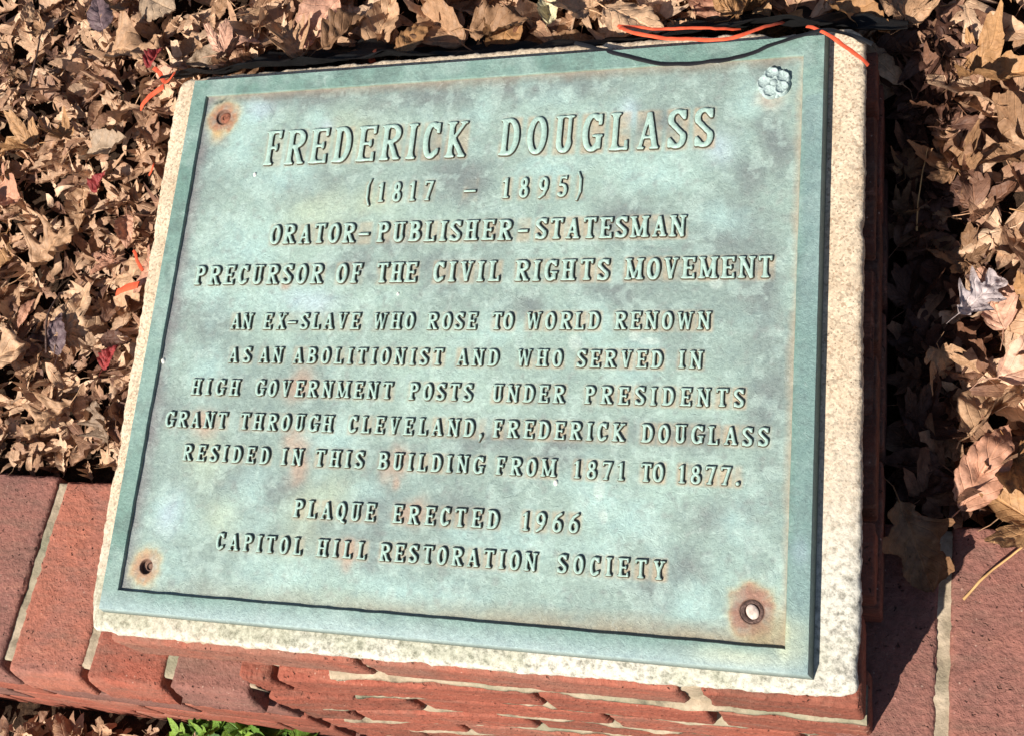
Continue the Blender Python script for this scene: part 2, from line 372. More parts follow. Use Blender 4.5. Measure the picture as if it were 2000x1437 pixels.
        G = path(P, s*.95, t*1.15)+[bar((w-s*.4, .99), (w-s*.4, .74), s*.6), bar((s*.4, .01), (s*.4, .27), s*.6)]
    elif ch == 'U': G = [box(m-s/2, .26, m+s/2, 1), box(w-m-s*.35, .26, w-m+s*.35, 1), box(0, 1-sh, m*2, 1), box(w-m*2, 1-sh, w, 1)]+path(arc(w/2, .28, w/2-m, .28-t/2, 180, 360, 20), s*.95, t)
    elif ch == '1': G = [box(w/2-s/2, 0, w/2+s/2, 1), box(w/2-s/2-ov, 0, w/2+s/2+ov, sh), bar((w/2-s*1.15, .80), (w/2, .97), s*.5)]
    elif ch == '7': G = [box(0, 1-t*1.15, w, 1), bar((w-s*.5, .96), (w*.38, .02), s*.9), bar((s*.3, 1), (s*.3, .78), s*.55), box(w*.38-s*.9, 0, w*.38+s*.8, sh)]
    elif ch == '8': G = path(arc(w/2, .755, w*.42-s/2, .245-t/2, 0, 360, 26), s*.85, t)+path(arc(w/2, .27, w*.5-s/2, .27-t/2, 0, 360, 28), s*.95, t)
    elif ch in '96':
        P = path(arc(w/2, .32, w/2-s/2, .32-t/2, 0, 360, 28), s*.92, t)+path([(s*.5, .33)]+[(w*.20, .58), (w*.45, .84), (w*.86, 1.0)], s*.9, s*.7)
        if ch == '9': P = [(lambda f: (lambda X, Y: f(w-X, 1-Y)))(f) for f in P]
        G = P
    elif ch == '5': G = [box(w*.22, 1-t*1.2, w*.9, 1), bar((w*.26, .99), (w*.20, .55), s*.55), bar((w*.9-s*.2, 1.04), (w*.9-s*.2, .86), s*.4)]+path([(w*.2, .57)]+arc(w*.42, .32, w*.58-s/2, .32-t/2, 110, -140, 26), s*.92, t)+[seg((s*.55, .12), (s*.6, .14), s*.5)]
    elif ch == '(': G = [bar((w, 1.22), (w*.3, .85), s*.6), bar((w*.3, .87), (w*.3, .18), s*.8), bar((w*.3, .20), (w, -.20), s*.6)]
    elif ch == ')': G = [bar((0, 1.22), (w*.7, .85), s*.6), bar((w*.7, .87), (w*.7, .18), s*.8), bar((w*.7, .20), (0, -.20), s*.6)]
    elif ch == '-': G = [box(0, .36, w, .36+s*.75)]
    elif ch == ',': G = [seg((w*.5, .08), (w*.5, .10), s*.6), seg((w*.6, .05), (w*.2, -.26), s*.42, s*.15)]
    elif ch == '.': G = [seg((w/2, .1), (w/2, .11), s*.62)]
    return G
def glyph_sdf(ch, s, w, X, Y):
    d = None
    for f in glyph(ch, s, w):
        e = f(X, Y)
        if d is None: d = e
        else:
            k = .03; h = np.clip(.5+.5*(d-e)/k, 0, 1)      # smooth union: bracketed serifs
            d = d*(1-h)+e*h-k*h*(1-h)
    return d
def relief(name, ch, s, w, cap, height, mat, res=34, bev=.30, drop=.24):
    """low-relief solid of a glyph: rounded top, sloping sides"""
    pad = .1; st = 1.0/res
    x0, x1, y0, y1 = -pad, w+pad+.1, -.34 if ch in '(),Q' else -pad, 1.34 if ch in '()' else 1+pad
    nx, ny = int((x1-x0)/st)+2, int((y1-y0)/st)+2
    gx = x0+np.arange(nx)*st; gy = y0+np.arange(ny)*st
    X, Y = np.meshgrid(gx, gy, indexing='ij'); D = glyph_sdf(ch, s, w, X, Y)
    V = []; F = []; vid = {}; eid = {}
    depth = s*bev
    def addv(x, y, d):
        q = max(0.0, 1+d/depth) if d > -depth else 0.0
        V.append((x, y, height*(1-drop*q*q))); return len(V)-1
    def gv(i, j):
        if (i, j) not in vid: vid[(i, j)] = addv(X[i, j], Y[i, j], D[i, j])
        return vid[(i, j)]
    def ev(a, b):
        k = (a, b) if a < b else (b, a)
        if k not in eid:
            da, db = D[k[0]], D[k[1]]; t = min(max(da/(da-db), .02), .98)
            eid[k] = addv(X[k[0]]+(X[k[1]]-X[k[0]])*t, Y[k[0]]+(Y[k[1]]-Y[k[0]])*t, 0.0)
        return eid[k]
    B = []
    for i in range(nx-1):
        for j in range(ny-1):
            c = [(i, j), (i+1, j), (i+1, j+1), (i, j+1)]; ins = [D[q] < 0 for q in c]
            if not any(ins): continue
            if all(ins): F.append([gv(*q) for q in c]); continue
            poly = []; cross = []
            for k in range(4):
                a, b = c[k], c[(k+1) % 4]
                if ins[k]: poly.append(gv(*a))
                if ins[k] != ins[(k+1) % 4]:
                    e = ev(a, b); poly.append(e); cross.append((e, ins[k]))
            if len(poly) >= 3: F.append(poly)
            if len(cross) == 2:
                e1 = [e for e, o in cross if o][0]; e2 = [e for e, o in cross if not o][0]
                B.append((e1, e2))
            elif len(cross) == 4:
                for q in range(4):
                    if cross[q][1]: B.append((cross[q][0], cross[(q+1) % 4][0]))
    # walls
    foot = {}
    nrm = {}
    for a, b in B:
        dx, dy = V[b][0]-V[a][0], V[b][1]-V[a][1]; L = math.hypot(dx, dy)+1e-9
        for q in (a, b):
            n0 = nrm.get(q, (0, 0)); nrm[q] = (n0[0]+dy/L, n0[1]-dx/L)
    h = height/cap*.34
    for q, (nx_, ny_) in nrm.items():
        L = math.hypot(nx_, ny_)+1e-9
        V.append((V[q][0]+nx_/L*h, V[q][1]+ny_/L*h, -.0008)); foot[q] = len(V)-1
    for a, b in B: F.append([a, foot[a], foot[b], b])
    V = np.array(V); V[:, 0] *= cap; V[:, 1] *= cap
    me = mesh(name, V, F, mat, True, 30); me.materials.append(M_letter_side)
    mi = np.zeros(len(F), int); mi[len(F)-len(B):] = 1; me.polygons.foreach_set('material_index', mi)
    return me
WID = dict(I=.34, F=.56, E=.60, L=.56, T=.62, H=.68, N=.70, M=.84, W=.90, A=.68, V=.66, X=.64, Y=.66, K=.68, O=.60, Q=.60, C=.56, G=.62, D=.64, P=.60, R=.66, B=.62, S=.54, U=.64)
WID.update({'1': .40, '5': .52, '6': .54, '7': .52, '8': .54, '9': .54, '(': .24, ')': .24, '-': .5, ',': .24, '.': .22})
ROWS = [ # y of base line, cap height, slope, stroke, relief, words (text, x0, x1)
 (.6831, .0572, -.0026, .128, .0044, .88, [('FREDERICK', .1520, .4893), ('DOUGLASS', .5414, .8528)]),
 (.6160, .0305, -.0050, .150, .0040, .86, [('(1817', .3367, .4448), ('-', .4936, .5125), ('1895)', .5538, .6712)]),
 (.5526, .0303, -.0032, .170, .0046, .98, [('ORATOR', .1840, .3273), ('-', .3333, .3507), ('PUBLISHER', .3649, .5733), ('-', .5830, .5983), ('STATESMAN', .6098, .8225)]),
 (.4908, .0298, .0024, .170, .0046, .98, [('PRECURSOR', .0640, .2833), ('OF', .3063, .3463), ('THE', .3719, .4351), ('CIVIL', .4615, .5619), ('RIGHTS', .5855, .7204), ('MOVEMENT', .7433, .9402)]),
 (.4205, .0240, .0031, .170, .0044, 1.02, [('AN', .1408, .1764), ('EX', .1955, .2333), ('-', .2363, .2515), ('SLAVE', .2580, .3546), ('WHO', .3758, .4407), ('ROSE', .4605, .5357), ('TO', .5578, .5886), ('WORLD', .6080, .7128), ('RENOWN', .7334, .8629)]),
 (.3687, .0232, .0014, .170, .0044, 1.02, [('AS', .1460, .1836), ('AN', .1974, .2368), ('ABOLITIONIST', .2545, .4901), ('AND', .5117, .5730), ('WHO', .5998, .6648), ('SERVED', .6849, .8022), ('IN', .8239, .8549)]),
 (.3189, .0235, .0014, .170, .0044, 1.02, [('HIGH', .0908, .1725), ('GOVERNMENT', .2000, .4192), ('POSTS', .4459, .5400), ('UNDER', .5692, .6719), ('PRESIDENTS', .7003, .9110)]),
 (.2695, .0235, .0026, .170, .0044, 1.02, [('GRANT', .0562, .1600), ('THROUGH', .1830, .3336), ('CLEVELAND,', .3586, .5611), ('FREDERICK', .5758, .7582), ('DOUGLASS', .7806, .9430)]),
 (.2197, .0232, -.0007, .170, .0044, 1.02, [('RESIDED', .0953, .2397), ('IN', .2597, .2926), ('THIS', .3136, .3886), ('BUILDING', .4113, .5671), ('FROM', .5848, .6685), ('1871', .6938, .7618), ('TO', .7827, .8127), ('1877.', .8319, .9101)]),
 (.1480, .0240, .0040, .170, .0044, 1.02, [('PLAQUE', .2913, .4167), ('ERECTED', .4436, .5958), ('1966', .6293, .7058)]),
 (.0968, .0230, .0033, .170, .0044, 1.02, [('CAPITOL', .1757, .3113), ('HILL', .3353, .4099), ('RESTORATION', .4306, .6538), ('SOCIETY', .6821, .8221)]),
]
XC = .507
cache = {}
LET = []                       # boxes of letters, for the staining round them
for ri, (y0, cap, slope, stroke, hgt, wk, words) in enumerate(ROWS):
    for text, a, b in words:
        n = len(text); ww = [WID[ch]*wk*(1 if ri else .93) for ch in text]
        if text == '-': ww = [(b-a)/cap]
        tot = sum(ww); L = (b-a)/cap
        gap = (L-tot)/(n-1) if n > 1 else 0
        k = 1.0
        mg = .085
        if n > 1 and gap < mg: k = (L-mg*(n-1))/tot; gap = mg
        x = a
        for ch, w0 in zip(text, ww):
            w_ = round(w0*k*20)/20 if ch != '-' else round(w0*k, 2)
            key = (ch, w_, stroke, round(cap, 4), hgt)
            if key not in cache:
                cache[key] = relief('letter_'+('mark' if not ch.isalnum() else ch), ch, stroke, w_, cap, hgt, M_letter, res=30 if ri == 0 else 24)
            yy = y0+slope*(x-XC)
            o = link('letter', cache[key], plaque, (x+(w0*k-w_)*cap/2+rng.normal()*.0002, yy+rng.normal()*.0002, FD), (0, 0, rng.normal()*.008))
            LET.append((o.location.x/S, yy, w_*cap, cap))
            x += (w0*k+gap)*cap
print('letters', len(LET), 'meshes', len(cache))

# --- colour of the patina: broad stains where the photograph has them
DARK = [(0.2536, 0.8008, 0.1403, 0.0265), (0.5502, 0.7939, 0.1336, 0.0292), (0.4284, 0.7852, 0.0829, 0.0256), (0.924, 0.7842, 0.0414, 0.0311), (0.2247, 0.6431, 0.0528, 0.0337), (0.4753, 0.6664, 0.0563, 0.0486), (0.0305, 0.4882, 0.037, 0.0983), (0.0252, 0.3096, 0.0316, 0.0928), (0.0248, 0.6855, 0.0381, 0.0703), (0.3359, 0.5334, 0.0499, 0.0319), (0.3826, 0.5565, 0.0411, 0.0239), (0.9412, 0.6838, 0.0237, 0.0447), (0.9359, 0.453, 0.0261, 0.0753), (0.4847, 0.5154, 0.0471, 0.0232), (0.7143, 0.4827, 0.057, 0.0256), (0.8826, 0.1789, 0.0381, 0.0379), (0.9339, 0.3306, 0.0256, 0.0396), (0.7297, 0.5678, 0.0432, 0.0299), (0.675, 0.2622, 0.042, 0.0272), (0.4134, 0.1535, 0.0381, 0.0345), (0.2737, 0.182, 0.0483, 0.0286), (0.3218, 0.1344, 0.0315, 0.028), (0.7848, 0.7228, 0.0434, 0.0235), (0.5661, 0.2654, 0.0584, 0.021), (0.8319, 0.2744, 0.059, 0.0199), (0.4124, 0.1049, 0.0303, 0.0271), (0.2039, 0.2008, 0.0416, 0.0292), (0.1086, 0.4387, 0.0357, 0.0402), (0.8984, 0.56, 0.0404, 0.0433), (0.6216, 0.4537, 0.0442, 0.0221), (0.8354, 0.1001, 0.0508, 0.031), (0.54, 0.1672, 0.0436, 0.0203), (0.909, 0.633, 0.0272, 0.0369)]
LIGHT = [(0.1262, 0.7734, 0.0418, 0.0268), (0.2333, 0.7584, 0.0224, 0.0176), (0.506, 0.7535, 0.0284, 0.0208), (0.6307, 0.7762, 0.031, 0.0205), (0.7289, 0.7355, 0.0186, 0.0238), (0.113, 0.5623, 0.0632, 0.0501), (0.0812, 0.4878, 0.0453, 0.0491), (0.2277, 0.4626, 0.0767, 0.0357), (0.1032, 0.1441, 0.0512, 0.0364), (0.2129, 0.1499, 0.0492, 0.0428), (0.0778, 0.0546, 0.0509, 0.0354), (0.7895, 0.6453, 0.0778, 0.0379), (0.7778, 0.1797, 0.0397, 0.0387), (0.8563, 0.0706, 0.0439, 0.0245), (0.6176, 0.1179, 0.0832, 0.0327), (0.7354, 0.2039, 0.0406, 0.0394), (0.3862, 0.1803, 0.0617, 0.0281), (0.1937, 0.6698, 0.0625, 0.0342), (0.6101, 0.6606, 0.0459, 0.0237), (0.1057, 0.3586, 0.0441, 0.0469), (0.5492, 0.424, 0.0603, 0.0295), (0.9154, 0.1554, 0.0312, 0.0373), (0.4786, 0.0619, 0.0871, 0.0264), (0.2921, 0.0693, 0.0936, 0.0274), (0.7044, 0.4246, 0.0285, 0.0216), (0.7709, 0.3824, 0.0413, 0.0278), (0.3259, 0.2646, 0.0481, 0.022), (0.7211, 0.1244, 0.0403, 0.0257), (0.9118, 0.7386, 0.0345, 0.0307), (0.8494, 0.5832, 0.0413, 0.0294), (0.1051, 0.7083, 0.0372, 0.0439)]
LILAC = [(0.8585, 0.6803, 0.0196, 0.0212), (0.1246, 0.7824, 0.0206, 0.0162), (0.9869, 0.1473, 0.0097, 0.0159), (0.2532, 0.7442, 0.0125, 0.0104), (0.7319, 0.7456, 0.0104, 0.0175), (0.0859, 0.1432, 0.0173, 0.0292), (0.2706, 0.4624, 0.0422, 0.0158)]
YELLOW = [(0.3105, 0.1551, 0.0357, 0.0491), (0.1739, 0.1333, 0.0333, 0.0287), (0.338, 0.1851, 0.0316, 0.0284), (0.1319, 0.2203, 0.0258, 0.0446), (0.2564, 0.6086, 0.0605, 0.0331), (0.3413, 0.6142, 0.0504, 0.0245), (0.9686, 0.0491, 0.024, 0.0177), (0.9783, 0.0212, 0.0166, 0.0263), (0.9149, 0.0127, 0.0465, 0.0106), (0.3, 0.7246, 0.0434, 0.0342)]
RUST = [(0.2701, 0.332, 0.0232, 0.0257), (0.1219, 0.2825, 0.0295, 0.0229), (0.2791, 0.2497, 0.0213, 0.0191), (0.2822, 0.2203, 0.0163, 0.0217), (0.4334, 0.2465, 0.0169, 0.0185), (0.4372, 0.2237, 0.0168, 0.0183), (0.4413, 0.2041, 0.0069, 0.0112), (0.4649, 0.1577, 0.0195, 0.0192), (0.3831, 0.1044, 0.0138, 0.0177), (0.3804, 0.0904, 0.0108, 0.0136), (0.9342, 0.7568, 0.0226, 0.023), (0.2237, 0.4867, 0.0087, 0.0065)]
PALE = [(0.8665, 0.4865, 0.0088, 0.0093), (0.6801, 0.4043, 0.0094, 0.0115), (0.762, 0.412, 0.0084, 0.0071), (0.7286, 0.2036, 0.0082, 0.0145), (0.7379, 0.171, 0.0054, 0.0091), (0.7819, 0.405, 0.0139, 0.0056)]
HOLES = [(.0626, .7726, .0130), (.0637, .0639, .0108), (.9308, .0683, .0150)]
LETA = np.array(LET)
def blobs(X, Y, L, seed, warp=.35, hard=1.0):
    out = np.zeros_like(X)
    for i, (cx, cy, rx, ry) in enumerate(L):
        m = (np.abs(X-cx) < rx*3.2) & (np.abs(Y-cy) < ry*3.2)
        if not m.any(): continue
        x, y = X[m], Y[m]
        wx = (fnoise(x, y, 14, seed+i)-.5)*2*warp*2; wy = (fnoise(x, y, 14, seed+50+i)-.5)*2*warp*2
        d = ((x-cx)/rx+wx)**2+((y-cy)/ry+wy)**2
        v = np.exp(-(d**hard)*.9); out[m] = np.maximum(out[m], v)
    return out
def lerp(a, b, t): return a*(1-t[:, None])+np.array(b)*t[:, None]
def field_color(X, Y, rim=False):
    n1 = fnoise(X, Y, 6, 3, 5); n2 = fnoise(X, Y, 28, 9, 4); n3 = fnoise(X, Y, 90, 21, 3)
    if rim: c = lerp(np.tile([.165, .285, .245], (len(X), 1)), (.26, .385, .345), np.clip((n1-.35)*2.5, 0, 1)); c = lerp(c, (.12, .17, .155), np.clip((fnoise(X, Y, 60, 91, 5)-.52)*4, 0, .45)); c = lerp(c, (.38, .50, .46), np.clip((fnoise(X, Y, 18, 95, 5)-.55)*3, 0, .45))
    else:
        c = lerp(np.tile([.262, .350, .320], (len(X), 1)), (.345, .470, .415), np.clip((n1-.35)*3.0, 0, 1))
        c = lerp(c, (.175, .205, .205), np.clip(blobs(X, Y, DARK, 100)*.84+(.41-n2)*.6, 0, .82))
        c = lerp(c, (.40, .58, .55), np.clip(blobs(X, Y, LIGHT, 200)*.75+(n2-.60)*1.0, 0, .9))
        c = lerp(c, (.25, .27, .26), np.clip((n3-.60)*2.0, 0, .4)); n4 = fnoise(X, Y, 55, 31, 4); c = lerp(c, (.46, .60, .55), np.clip((n4-.57)*6, 0, .4))
    c = lerp(c, (.50, .58, .42) if not rim else (.66, .66, .42), blobs(X, Y, YELLOW, 300)*(.50 if not rim else .85))
    c = lerp(c, (.52, .62, .74), blobs(X, Y, LILAC, 400)*.42)
    if rim:
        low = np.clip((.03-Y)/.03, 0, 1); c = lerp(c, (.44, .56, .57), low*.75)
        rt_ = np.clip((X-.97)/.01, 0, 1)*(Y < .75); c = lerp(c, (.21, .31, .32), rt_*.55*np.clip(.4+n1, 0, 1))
        return c
    # brown dirt in the corners of the recess
    e = np.minimum(np.minimum(X-FX0, FX1-X), np.minimum(Y-FY0, FY1-Y))
    jit = (n2-.5)*.012
    c = lerp(c, (.22, .18, .14), np.clip(1-(FY1-Y+jit)/.016, 0, 1)*.8)
    c = lerp(c, (.35, .29, .20), np.clip(1-(Y-FY0+jit)/.030, 0, 1)*np.clip(.15+X, 0, 1)*.95)
    c = lerp(c, (.22, .20, .21), np.clip(1-(X-FX0+jit)/.022, 0, 1)*.7)
    c = lerp(c, (.36, .30, .22), np.clip(1-(FX1-X+jit)/.010, 0, 1)*.7)
    # peach halo where dirt gathers round the letters
    halo = np.zeros(len(X))
    for x0, y0, w_, h_ in LETA:
        m = (X > x0-.01) & (X < x0+w_+.01) & (Y > y0-.012) & (Y < y0+h_+.008)
        if not m.any(): continue
        dx = np.maximum(np.maximum(x0-X[m], X[m]-x0-w_), 0); dy = np.maximum(np.maximum(y0-Y[m], Y[m]-y0-h_), 0)
        halo[m] = np.maximum(halo[m], np.clip(1-np.hypot(dx, dy)/.0050, 0, 1))
    side = np.clip(.35+X*.75, 0, 1)
    c = lerp(c, (.50, .38, .25), halo*side*np.clip(.25+(n2-.35)*2.2, .08, .75))
    c = lerp(c, (.50, .30, .21), blobs(X, Y, RUST, 500, .45, 1.5)*.58*np.clip(.5+n3, .6, 1))
    c = lerp(c, (.60, .70, .64), blobs(X, Y, PALE, 600, .1, 4)*.5)
    for i, (hx, hy, r) in enumerate(HOLES):
        ang = np.arctan2(Y-hy, X-hx); d = np.hypot(X-hx, (Y-hy)*(.9 if i else .97))
        jag = 1+.22*(fnoise(X*1.0, Y*1.0, 90, 77+i, 4)-.5)*2
        R = (r*2.15, r*2.3, r*2.0)[i]*jag
        k1 = 1/(1+np.exp((d-R)/.0009)); cc = [(.42, .17, .08), (.46, .26, .15), (.34, .16, .11)][i]
        c = lerp(c, cc, k1*.92*np.clip(.2+fnoise(X, Y, 110, 12, 3)*1.3, 0, 1))
        c = lerp(c, (.55, .50, .30), np.clip(np.exp(-((d-R)/.006)**2)*.4, 0, 1))
        if i == 0:
            dr = np.exp(-((X-hx+.004)/.012)**2)*np.clip((hy-Y-.02)/.006, 0, 1)*np.clip((Y-hy+.052)/.02, 0, 1)
            c = lerp(c, (.60, .40, .18), dr*.75*np.clip(n2*1.6-.1, 0, 1))
        if i == 2:
            br = np.clip(1-np.hypot((X-.965)/.05, (Y-.03)/.05), 0, 1); c = lerp(c, (.33, .26, .15), np.clip(br*1.8, 0, .85)*np.clip(n2*1.5, 0, 1))
    tl = np.exp(-((X-.052)/.017)**2-((Y-.7995-(X-.052)*.35)/.004)**2)*np.clip((n3-.42)*8, 0, 1)
    c = lerp(c, (.04, .055, .05), tl)
    return c

# --- field with holes for the screws
def build_field():
    nx, ny = 440, 360
    gx = np.linspace(FX0, FX1, nx+1); gy = np.linspace(FY0, FY1, ny+1)
    X, Y = np.meshgrid(gx, gy, indexing='ij')
    Z = FD+(fnoise(X, Y, 30, 41, 4)-.5)*.0006
    e = np.minimum(np.minimum(X-FX0, FX1-X), np.minimum(Y-FY0, FY1-Y)); Z = Z+np.clip(1-e/.006, 0, 1)**2*.0012
    V = [np.c_[X.ravel(), Y.ravel(), Z.ravel()]]; F = []
    cut = []
    for hx, hy, r in HOLES:
        i0 = np.searchsorted(gx, hx-r*1.35); i1 = np.searchsorted(gx, hx+r*1.35); j0 = np.searchsorted(gy, hy-r*1.35); j1 = np.searchsorted(gy, hy+r*1.35)
        cut.append((i0, i1, j0, j1))
    idx = np.arange((nx+1)*(ny+1)).reshape(nx+1, ny+1)
    keep = np.ones((nx, ny), bool)
    for i0, i1, j0, j1 in cut: keep[i0:i1, j0:j1] = False
    I, J = np.nonzero(keep)
    F += np.c_[idx[I, J], idx[I+1, J], idx[I+1, J+1], idx[I, J+1]].tolist()
    off = (nx+1)*(ny+1)
    for (i0, i1, j0, j1), (hx, hy, r), dep in zip(cut, HOLES, (.0035, .007, .004)):
        ring = [(i, j0) for i in range(i0, i1)]+[(i1, j) for j in range(j0, j1)]+[(i, j1) for i in range(i1, i0, -1)]+[(i0, j) for j in range(j1, j0, -1)]
        prev = [int(idx[q]) for q in ring]; n = len(ring)
        ang = [math.atan2(gy[j]-hy, gx[i]-hx) for i, j in ring]
        for rr, zz in ((1.12, .0), (1.0, -.0004), (.93, -.0018), (.90, -dep), (.3, -dep), (.02, -dep)):
            P = np.array([(hx+math.cos(a)*r*rr, hy+math.sin(a)*r*rr, FD+zz) for a in ang]); V.append(P)
            cur = list(range(off, off+n)); off += n
            for q in range(n): F.append((prev[q], prev[(q+1) % n], cur[(q+1) % n], cur[q]))
            prev = cur
        F.append(prev)
    V = np.vstack(V); C = field_color(V[:, 0], V[:, 1])
    for hx, hy, r in HOLES:
        m = np.hypot(V[:, 0]-hx, V[:, 1]-hy) < r*1.02; C[m] = C[m]*.0+np.array([.21, .115, .08])
    return mesh('field', V, F, M_field, True, 40, colors=C)
link('field', build_field(), plaque)

# --- raised rim
def build_rim():
    V = []; F = []; n = [0]
    T = .0205; dr = .0045
    def prof(s_, side):       # from outer foot over the top to the recess, s_ outward distance
        return None
    outer0 = [(-dr, -dr), (PW+dr*.9, -dr), (PW+dr*.9, PH+dr), (-dr, PH+dr)]
    outer1 = [(0, 0), (PW, 0), (PW, PH), (0, PH)]
    q = .0009
    outer2 = [(q, q), (PW-q, q), (PW-q, PH-q), (q, PH-q)]
    inn = [(FX0-.0014, FY0-.0014), (FX1+.0014, FY0-.0014), (FX1+.0014, FY1+.0014), (FX0-.0014, FY1+.0014)]
    inn1 = [(FX0-.0008, FY0-.0008), (FX1+.0008, FY0-.0008), (FX1+.0008, FY1+.0008), (FX0-.0008, FY1+.0008)]
    inn2 = [(FX0+.0004, FY0+.0004), (FX1-.0004, FY0+.0004), (FX1-.0004, FY1-.0004), (FX0+.0004, FY1-.0004)]
    mids = []
    for t in np.linspace(0, 1, 9)[1:-1]:
        mids.append([tuple(np.array(o)*(1-t)+np.array(i)*t) for o, i in zip(outer2, inn)])
    loops = [(outer0, -T), (outer1, -.0012), (outer2, 0)]+[(m, 0) for m in mids]+[(inn, 0), (inn1, -.0008), (inn2, FD-.0006)]
    NS = 150; rings = []
    for cs, z in loops:
        P = []
        for k in range(4):
            a, b = np.array(cs[k]), np.array(cs[(k+1) % 4])
            for t in np.arange(NS)/NS: P.append((*(a*(1-t)+b*t), z))
        rings.append(np.array(P))
    for li, R in enumerate(rings):
        X, Y = R[:, 0], R[:, 1]
        if li > 0: R[:, 2] += (fnoise(X, Y, 25, 61)-.5)*.0005
        amp = .0002 if li in (1, 2) else (.0009 if li >= len(rings)-3 and li < len(rings)-1 else 0)
        if amp:
            nz = (fnoise(X, Y, 45, 63, 3)-.5)*2*amp
            k = np.arange(len(R))//NS
            R[:, 1] += nz*((k == 0) | (k == 2)); R[:, 0] += nz*((k == 1) | (k == 3))
    V = np.vstack(rings); m = 4*NS
    for r in range(len(rings)-1):
        for i in range(m): F.append((r*m+i, r*m+(i+1) % m, (r+1)*m+(i+1) % m, (r+1)*m+i))
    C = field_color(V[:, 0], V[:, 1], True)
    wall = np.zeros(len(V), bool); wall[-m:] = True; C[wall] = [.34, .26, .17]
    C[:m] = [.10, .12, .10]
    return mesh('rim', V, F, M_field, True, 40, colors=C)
link('rim', build_rim(), plaque)

# --- screws
def lathe(name, prof, mat, n=28, slot=False):
    V = []; F = []
    for i in range(n):
        a = 2*math.pi*i/n
        for r, z in prof: V.append((r*math.cos(a), r*math.sin(a), z))
    F = gridfaces(n, len(prof), 0, True)
    F.append([i*len(prof)+len(prof)-1 for i in range(n)])
    return mesh(name, V, F, mat, True, 40)
sc = link('screw', lathe('screw', [(.0092, -.003), (.0092, .0004), (.0080, .0014), (.0045, .0018), (.0042, .0004), (.0012, .0002)], M_rust), plaque, (HOLES[0][0]+.0026, HOLES[0][1]-.0008, FD-.0032))
sc['label'] = 'rusty screw head in the upper left corner'
sc2 = link('screw', lathe('screw', [(.0062, -.001), (.0062, .0006), (.005, .0012), (.0046, -.0014), (.001, -.0018)], M_darkrust), plaque, (HOLES[1][0]+.0035, HOLES[1][1]+.0006, FD-.0062))
sc2['label'] = 'dark screw sunk in the lower left hole'
sc3 = link('screw_cap', lathe('screw_cap', [(.0085, -.004), (.0085, .0006), (.0070, .0018), (.003, .0022), (.0005, .0022)], M_plug), plaque, (HOLES[2][0]+.0004, HOLES[2][1]-.0006, FD-.0022))
sc3.scale = (.85, 1.1, 1); sc3.rotation_euler = (0, 0, .5); sc3['label'] = 'pale cap in the lower right screw hole'
wsh = link('washer', lathe('washer', [(.0143, -.002), (.0143, .0008), (.0125, .0014), (.0095, .0008), (.0090, -.002)], M_darkrust), plaque, (HOLES[2][0], HOLES[2][1], FD-.0022))

# --- rosette, upper right
def disc_relief(name, f, R, mat, nr=10, na=36):
    V = [(0, 0, f(0, 0))]; F = []
    for k in range(1, nr+1):
        for i in range(na):
            a = 2*math.pi*i/na; t = k/nr; V.append((R*t*math.cos(a), R*t*math.sin(a), f(t, a)))
    for i in range(na): F.append((0, 1+i, 1+(i+1) % na))
    for k in range(nr-1):
        for i in range(na):
            a, b = 1+k*na+i, 1+k*na+(i+1) % na; F.append((a, a+na, b+na, b))
    return mesh(name, V, F, mat, True)
ros = link('rosette', disc_relief('rosette', lambda t, a: .0045*(1-t**3)+.0004*math.sin(5*a), .0165, M_rosette), plaque, (.9329, .7713, FD), (0, 0, .25))
def petal_h(t, a):
    r_ = .0042+.0030*math.exp(-((t-.74)/.15)**2)*(1+.25*math.cos(a)+.2*math.cos(5*a))-.0010*math.exp(-(t/.35)**2)+.0007*math.cos(7*a)*t
    return r_*(1 if t < .82 else max(0, 1-((t-.82)/.18)**2))
pet = disc_relief('petal', petal_h, .0108, M_rosette, 12, 40)
for k in range(5):
    a = math.radians(18+72*k)
    o = link('petal', pet, ros, (.0132*math.cos(a), .0132*math.sin(a), .0), (0, .12, a)); o.scale = (1.0, 1.12, 1+.15*math.sin(k*2.1))
bos = disc_relief('boss', lambda t, a: .0040+.0052*math.sqrt(max(0, 1-t*t*.98)), .0056, M_rosette, 6, 20)
link('boss', bos, ros)
sepal = disc_relief('sepal', lambda t, a: .0045*(1-t**2.5)+.0008, .0042, M_rosette, 5, 14)
for k in range(5):
    a = math.radians(54+72*k); link('sepal', sepal, ros, (.0185*math.cos(a), .0185*math.sin(a), .0), (0, 0, a))

